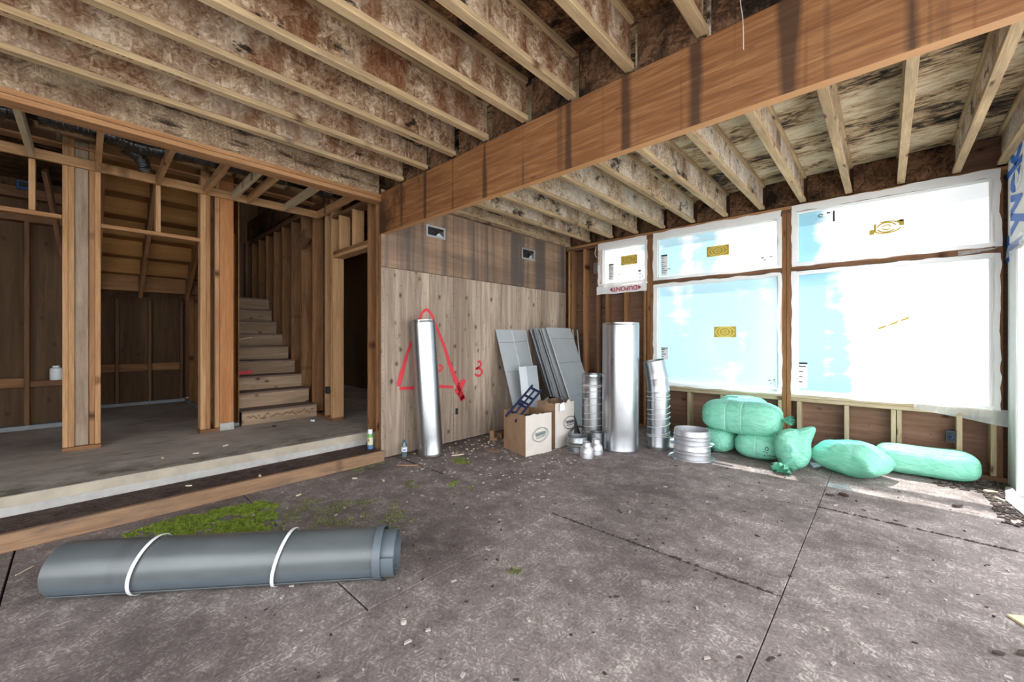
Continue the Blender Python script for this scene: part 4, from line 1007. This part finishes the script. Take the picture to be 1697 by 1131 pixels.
bo = thing('water_bottle', 'small plastic water bottle with a blue label by the plywood corner', 'bottle', (-3.86, 2.44, 0))
obj('bottle_body', lathe(bmesh.new(), [(.0, .002), (.026, .0), (.03, .006), (.03, .12), (.028, .135), (.013, .16), (.012, .17), (.011, .17), (.012, .158), (.026, .134), (.028, .12), (.028, .008), (.0, .006)], 28), M['bottle'], bo, smooth=True, angle=.7)
obj('bottle_label', lathe(bmesh.new(), [(.0306, .065), (.0306, .115)], 28), M['paper_label'], bo, smooth=True)
bm = bmesh.new()
for k in range(7): box(bm, (.0309, -.012+.004*k-.001, .07+.006*(k % 3)), (.0316, -.012+.004*k+.002, .095+.004*(k % 2)))
bmesh.ops.rotate(bm, cent=(0, 0, 0), matrix=Matrix.Rotation(-.5, 3, 'Z'), verts=bm.verts); obj('label_print', bm, M['blue_print'], bo)
obj('bottle_cap', lathe(bmesh.new(), [(.0135, .166), (.0135, .186), (.0, .188)], 24), M['blue_box'], bo, smooth=True, angle=.6)

# vents and boxes in the plywood
for y0, y1, z0, z1, lab in ((2.80, 3.08, 2.505, 2.645, 'open galvanised wall vent high on the plywood nearest the beam'), (4.50, 4.80, 2.49, 2.655, 'open galvanised wall vent high on the plywood near the corner')):
    t = thing('wall_vent', lab, 'vent', (XL, (y0+y1)/2, (z0+z1)/2)); w, h = (y1-y0)/2, (z1-z0)/2; f = .022
    bm = bmesh.new()
    for a, b in (((0, -w, -h), (.006, w, -h+f)), ((0, -w, h-f), (.006, w, h)), ((0, -w, -h+f), (.006, -w+f, h-f)), ((0, w-f, -h+f), (.006, w, h-f))): box(bm, a, b)
    obj('vent_flange', bm, M['galv_white'], t); bx('vent_shade_plate', (.0005, -w+f, -h+f), (.0015, w-f, h-f), M['black'], t)  # flat black plate paints in the shade inside the open vent
    bm = bmesh.new(); v = [bm.verts.new(p) for p in ((.002, -.02, h-f-.01), (.003, w-f, h-f-.02), (.003, w-f, -h+f), (.016, -.01, -h+f), (.02, .03, -.01))]; bm.faces.new((v[0], v[4], v[1])); bm.faces.new((v[1], v[4], v[2])); bm.faces.new((v[2], v[4], v[3])); obj('bent_flap', bm, M['galv'], t)
def ebox(label, loc, d, mat, wire=True):
    t = thing('outlet_box', label, 'outlet box', loc); dx, dy, dz = d
    obj('box_shell', box(bmesh.new(), (-dx, -dy, -dz), (dx, dy, dz), .003), M[mat], t)
    return t
t = ebox('small dark outlet box set low in the plywood behind the tall pipe', (XL-.003, 3.262, .382), (.005, .022, .04), 'dark_box'); bx('box_shade_plate', (.004, -.015, -.03), (.0058, .015, .03), M['black'], t)  # black plate on each box front paints in its shaded inside
t = ebox('dark outlet box nailed to a stud left of the doorway', (-5.30, YS-.02, .63), (.035, .02, .045), 'dark_box'); bx('box_shade_plate', (-.028, -.0215, -.037), (.028, -.019, .037), M['black'], t)
t = ebox('grey outlet box on the low stud under the right window', (.455, YW+.04, .355), (.033, .03, .058), 'box_grey'); bx('box_shade_plate', (-.027, -.032, -.05), (.027, -.029, .05), M['black'], t)
bm = bmesh.new(); tube(bm, [(.01, -.035, .0), (.0, -.05, .02), (-.015, -.045, .0), (.0, -.04, -.02), (.012, -.045, .005)], .005, 6); obj('wire_pigtail', bm, M['blue_box'], t, smooth=True)
t = ebox('blue ceiling electrical box on a joist at the far left', (-7.24, -.40, 3.05), (.035, .05, .045), 'blue_box'); bx('box_shade_plate', (.033, -.035, -.03), (.036, .035, .03), M['black'], t)
jg = thing('white_jug', 'white plastic container resting between studs in the dark left room', 'container', (-7.36, -.155, .80))
obj('jug_body', lathe(bmesh.new(), [(0, 0), (.05, 0), (.056, .01), (.056, .12), (.05, .14), (.03, .15), (0, .15)], 24), M['white_plastic'], jg, smooth=True, angle=.6); obj('jug_lid', lathe(bmesh.new(), [(.032, .148), (.032, .17), (0, .172)], 20), M['white_plastic'], jg, smooth=True, angle=.6)
hw = bmesh.new(); tube(hw, spline([(-.454, 1.95, 2.86), (-.45, 1.9, 2.72), (-.44, 1.9, 2.62), (-.438, 1.9, 2.5)], 6), .0015, 5); tag(obj('hanging_wire', hw, M['wire']), 'thin wire end hanging from the joists beside the beam', 'wire')
hw = bmesh.new(); tube(hw, spline([(-3.41, YW-.01, 2.77), (-3.43, YW-.012, 2.66), (-3.40, YW-.012, 2.60)], 6), .004, 5); tag(obj('hanging_wire', hw, M['strap']), 'white cable end hanging on the studs left of the small window', 'cable')
tag(obj('metal_scrap', wavy(bmesh.new(), -3.46, -3.40, 2.34, 2.52, YW-.006, .004, 6, 3, 4), M['galv_dull']), 'grey strip of flashing on the stud left of the small window', 'flashing')
sk = bmesh.new(); tube(sk, [(-6.86, 1.40, 1.2), (-6.83, 1.62, 1.29), (-6.80, 1.76, 1.32)], .008, 6); tag(obj('wood_stick', sk, M['chip_pale']), 'thin pale stick lying across the middle of the stairs', 'stick')

# blocks and scraps on the floor
wbk = thing('wood_block', 'brown offcut block against the plywood left of the paper bag', 'offcut', (-3.69, 3.66, 0), .5)
obj('block_body', box(bmesh.new(), (-.05, -.06, 0), (.05, .05, .035), .004), M['card'], wbk); obj('block_body', box(bmesh.new(), (-.05, -.06, .036), (.01, .03, .125), .004), M['card'], wbk); obj('block_body', box(bmesh.new(), (.02, .055, 0), (.08, .12, .075), .004), M['fir_dark'], wbk)
def scrap(name, label, cat, x, y, rz, d, mat, seed=0, n=6, group=None):
    bm = bmesh.new(); lo, hi = [], []
    r = random.Random(seed)
    for k in range(n):
        a = 2*PI*k/n; q = r.uniform(.75, 1.1); px, py = d[0]*math.cos(a)*q, d[1]*math.sin(a)*q; zz = d[2]*r.uniform(.0, .8)
        lo.append(bm.verts.new((px, py, zz*.6))); hi.append(bm.verts.new((px*.92, py*.92, zz*.6+d[2])))
    bm.faces.new(lo[::-1]); bm.faces.new(hi)
    for k in range(n): bm.faces.new((lo[k], lo[(k+1) % n], hi[(k+1) % n], hi[k]))
    o = obj(name, bm, M[mat]); o.location = (x, y, .001); o.rotation_euler = (0, 0, rz); return tag(o, label, cat, group)
scrap('wood_stick', 'white splinter of wood on the floor right of the leaning narrow pipe', 'stick', -3.485, 2.89, 1.2, (.085, .012, .008), 'chip_pale', 1)
scrap('twig', 'short brown twig on the floor below the water bottle', 'twig', -3.57, 2.285, .75, (.11, .010, .012), 'card', 2)
scrap('cardboard_strip', 'flat cardboard strip on the floor left of the pale paper bag', 'cardboard', -3.36, 3.28, .2, (.15, .04, .004), 'card', 3)
scrap('leaf', 'dark curled leaf on the floor before the pillow shaped bag, left one', 'leaf', -.335, 4.215, .4, (.035, .012, .012), 'chip_dark', 4)
scrap('leaf', 'dark curled leaf on the floor before the pillow shaped bag, right one', 'leaf', -.26, 4.29, -.4, (.045, .016, .014), 'chip_dark', 5)
scrap('leaf', 'curled leaf in the sunlight before the long green bag', 'leaf', .40, 4.60, .8, (.05, .02, .014), 'chip_dark', 6)
scrap('leaf', 'dark leaf on the floor near the right edge of the picture, left one', 'leaf', .337, 2.561, .6, (.03, .012, .008), 'chip_dark', 7)
scrap('leaf', 'dark leaf at the right edge of the picture', 'leaf', .41, 2.63, .9, (.03, .016, .008), 'chip_dark', 8)
scrap('stone', 'small pale round stone on the bare floor right of the roll', 'stone', -1.60, 1.01, 0, (.017, .015, .012), 'crumb', 9, 9)
scrap('wood_scrap', 'short pale wood scrap in the litter right of the long bag', 'wood scrap', .645, 5.23, .3, (.05, .014, .012), 'chip_pale', 10)
scrap('wood_scrap', 'pale splinter in the corner litter beside the white board', 'wood scrap', .67, 5.02, 2., (.06, .012, .01), 'chip_pale', 11)
scrap('paper_scrap', 'white crumpled scrap on the concrete before the stairs', 'paper', -5.35, 2.05, .3, (.04, .02, .02), 'paper_label', 12); bpy.data.objects['paper_scrap.001'].location.z = .242
scrap('leaf', 'dark leaf on the concrete before the bottom stair', 'leaf', -5.37, 1.62, .2, (.04, .02, .012), 'chip_dark', 13); bpy.data.objects[-1 if False else 'leaf.005'].location.z = .242
for i, (x, y, z) in enumerate(((-4.66, .52, .242), (-4.62, .75, .242), (-4.75, 1.0, .242), (-3.95, 1.08, .107), (-4.1, .62, .107), (-3.55, 1.25, 0), (-3.35, 1.9, 0), (-3.6, 1.75, 0))):
    o = scrap('wood_chip', ('pale chip on the concrete above the step, '+('nearest the left posts', 'between the two others', 'nearest the stairs')[i]) if i < 3 else (('pale chip on the dark step tread, right one', 'pale chip on the dark step tread, left one')[i-3] if i < 5 else 'pale chip on the bare floor '+('just below the step board', 'left of the water bottle twig', 'at the moss below the step end')[i-5]), 'chip', x, y, i, (.03, .012, .008), 'chip_pale', 20+i, group='pale chips by the step'); o.location.z = z+.001
sk = bmesh.new(); tube(sk, [(-3.54, -.16, .004), (-3.47, -.22, .004)], .003, 5); tag(obj('straw', sk, M['chip_pale']), 'pale straw on the dark floor left of the roll', 'straw')
wbd = thing('board_offcut', 'white board offcut lying along the right wall below the wrap', 'board', (.70, 5.1, 0))
bm = bmesh.new(); f = [bm.verts.new(p) for p in ((.06, .40, .006), (.0, -.05, .008), (.05, -.55, .008), (.085, -.55, .03), (.085, .3, .03))]; bm.faces.new(f); bmesh.ops.solidify(bm, geom=bm.faces[:], thickness=.012); obj('board_face', bm, M['paper_label'], wbd)
obj('board_edge', box(bmesh.new(), (.072, -.5, .002), (.088, .3, .02), .002), M['chip_dark'], wbd)
bb2 = thing('board_offcut', 'beige plywood corner on the floor at the right edge of the picture', 'board', (.41, 2.937, 0))
bm = bmesh.new(); f = [bm.verts.new(p) for p in ((0, 0, .001), (.12, -.165, .001), (.36, -.02, .001), (.24, .16, .001))]; r_ = bmesh.ops.extrude_face_region(bm, geom=[bm.faces.new(f)]); bmesh.ops.translate(bm, vec=(0, 0, .01), verts=[v for v in r_['geom'] if isinstance(v, bmesh.types.BMVert)]); obj('board_face', bm, M['ply_beige'], bb2)

# moss and floor litter
def inside(p, poly):
    c_ = False
    for i in range(len(poly)):
        a, b = poly[i], poly[i-1]
        if (a[1] > p[1]) != (b[1] > p[1]) and p[0] < (b[0]-a[0])*(p[1]-a[1])/(b[1]-a[1])+a[0]: c_ = not c_
    return c_
def moss(label, poly, dens, hmax, mat, thr, name='moss_patch'):
    v, f = [], []; xs_ = [p[0] for p in poly]; ys_ = [p[1] for p in poly]
    n = int(dens*(max(xs_)-min(xs_))*(max(ys_)-min(ys_)))
    for _ in range(n):
        x, y = R.uniform(min(xs_), max(xs_)), R.uniform(min(ys_), max(ys_))
        if not inside((x, y), poly) or mnoise.noise((x*6, y*6, 2))*.6+mnoise.noise((x*19, y*19, 2))*.4 < thr: continue
        a = R.uniform(0, 2*PI); w = R.uniform(.003, .006); h = R.uniform(.3, 1)*hmax; b = len(v); l = R.uniform(-.01, .01)
        v += [(x-w*math.cos(a), y-w*math.sin(a), 0), (x+w*math.cos(a), y+w*math.sin(a), 0), (x+l, y+R.uniform(-.01, .01), h)]; f.append((b, b+1, b+2))
    return tag(pyobj(name, v, f, mat), label, 'moss', kind='stuff')
def mossmat(name, a, b):
    m = MT(name); c = m.co(False); f = m.noise(c, 22, 4)
    return m.done(m.ramp(f, [(.35, C(*a)), (.65, C(*b))]), .8)
mg, md = mossmat('green moss', (92, 112, 28), (140, 158, 50)), mossmat('dull moss', (96, 98, 60), (132, 138, 84))
main = [(-3.68, .2), (-3.74, .355), (-3.77, .521), (-3.72, .727), (-3.66, 1.0), (-3.45, 1.08), (-3.25, 1.0), (-2.98, .86), (-3.2, .5), (-3.42, .28)]
moss('bright green moss growing along the step behind the roll', main, 42000, .012, mg, -.22)
moss('thin moss fringe on the floor behind the right end of the roll', [(-3.4, .8), (-3.55, 1.1), (-3.2, 1.5), (-2.85, 1.75), (-2.45, 1.66), (-2.45, 1.2), (-2.9, .9)], 16000, .008, md, .02)
moss('sparse moss on the floor below the end of the step', [(-3.88, 1.75), (-3.86, 2.2), (-3.75, 2.15), (-3.7, 1.75)], 22000, .009, md, .0)
for (x, y), lab in (((-3.29, 2.77), 'moss tuft on the floor right of the narrow leaning pipe'), ((-2.75, 2.31), 'moss tuft in the middle of the floor'), ((-3.05, 2.05), 'moss tuft left of the floor seam'), ((-1.52, 1.67), 'tiny moss tuft on the floor right of the roll end')):
    s_ = .055 if x > -2 else .10
    moss(lab, [(x+s_*1.3*math.cos(k), y+s_*math.sin(k)) for k in (0, 1, 2, 3, 4, 5)], 30000, .012, mg if y > 2.2 else md, .0, 'moss_tuft')
def litter(label, areas, n, mat, seed, sz=(.003, .008)):
    r = random.Random(seed); v, f = [], []
    for _ in range(n):
        x0, x1, y0, y1 = r.choice(areas); x, y = r.uniform(x0, x1), r.uniform(y0, y1); s_ = r.uniform(*sz); e = r.uniform(1, 2.6); a = r.uniform(0, PI); b = len(v)
        c_, q = math.cos(a), math.sin(a)
        P = [(-s_*e, -s_), (s_*e, -s_*.7), (s_*e*.8, s_), (-s_*e*.7, s_*.8)]
        for z in (.0, s_*.8): v += [(x+p*c_-w*q, y+p*q+w*c_, z) for p, w in P]
        f += [(b, b+3, b+2, b+1), (b+4, b+5, b+6, b+7)]+[(b+k, b+(k+1) % 4, b+4+(k+1) % 4, b+4+k) for k in range(4)]
    return tag(pyobj('floor_litter', v, f, mat), label, 'debris', kind='stuff')
litter('pale crumbs of wood scattered over the floor', [(-3.8, .6, .3, 5.4), (-3.8, -2.2, 2.2, 4)], 420, M['crumb'], 1)
litter('dark crumbs scattered over the floor', [(-2.5, .7, .5, 5.2)], 260, M['chip_dark'], 2, (.002, .006))
litter('dark leaf litter heaped in the right hand corner', [(.3, .78, 5.15, 5.62), (.6, .78, 4.4, 5.2)], 420, M['chip_dark'], 3, (.004, .012))
litter('pale chips heaped along the foot of the plywood wall', [(-3.94, -3.5, 2.5, 4.0)], 70, M['chip_pale'], 4, (.003, .009))
for a, b, lab in (((-1.81, -.385), 2.398, 'dark grit caught in the floor seam left of the long joint'), ((-.385, .7), 3.878, 'dark grit caught in the floor seam right of the long joint'), ((-4.0, -3.1), 2.385, 'dark grit caught in the floor seam near the step end')):
    litter(lab, [(a[0], a[1], b-.006, b+.006)], 110, M['chip_dark'], int(b*50), (.002, .006))
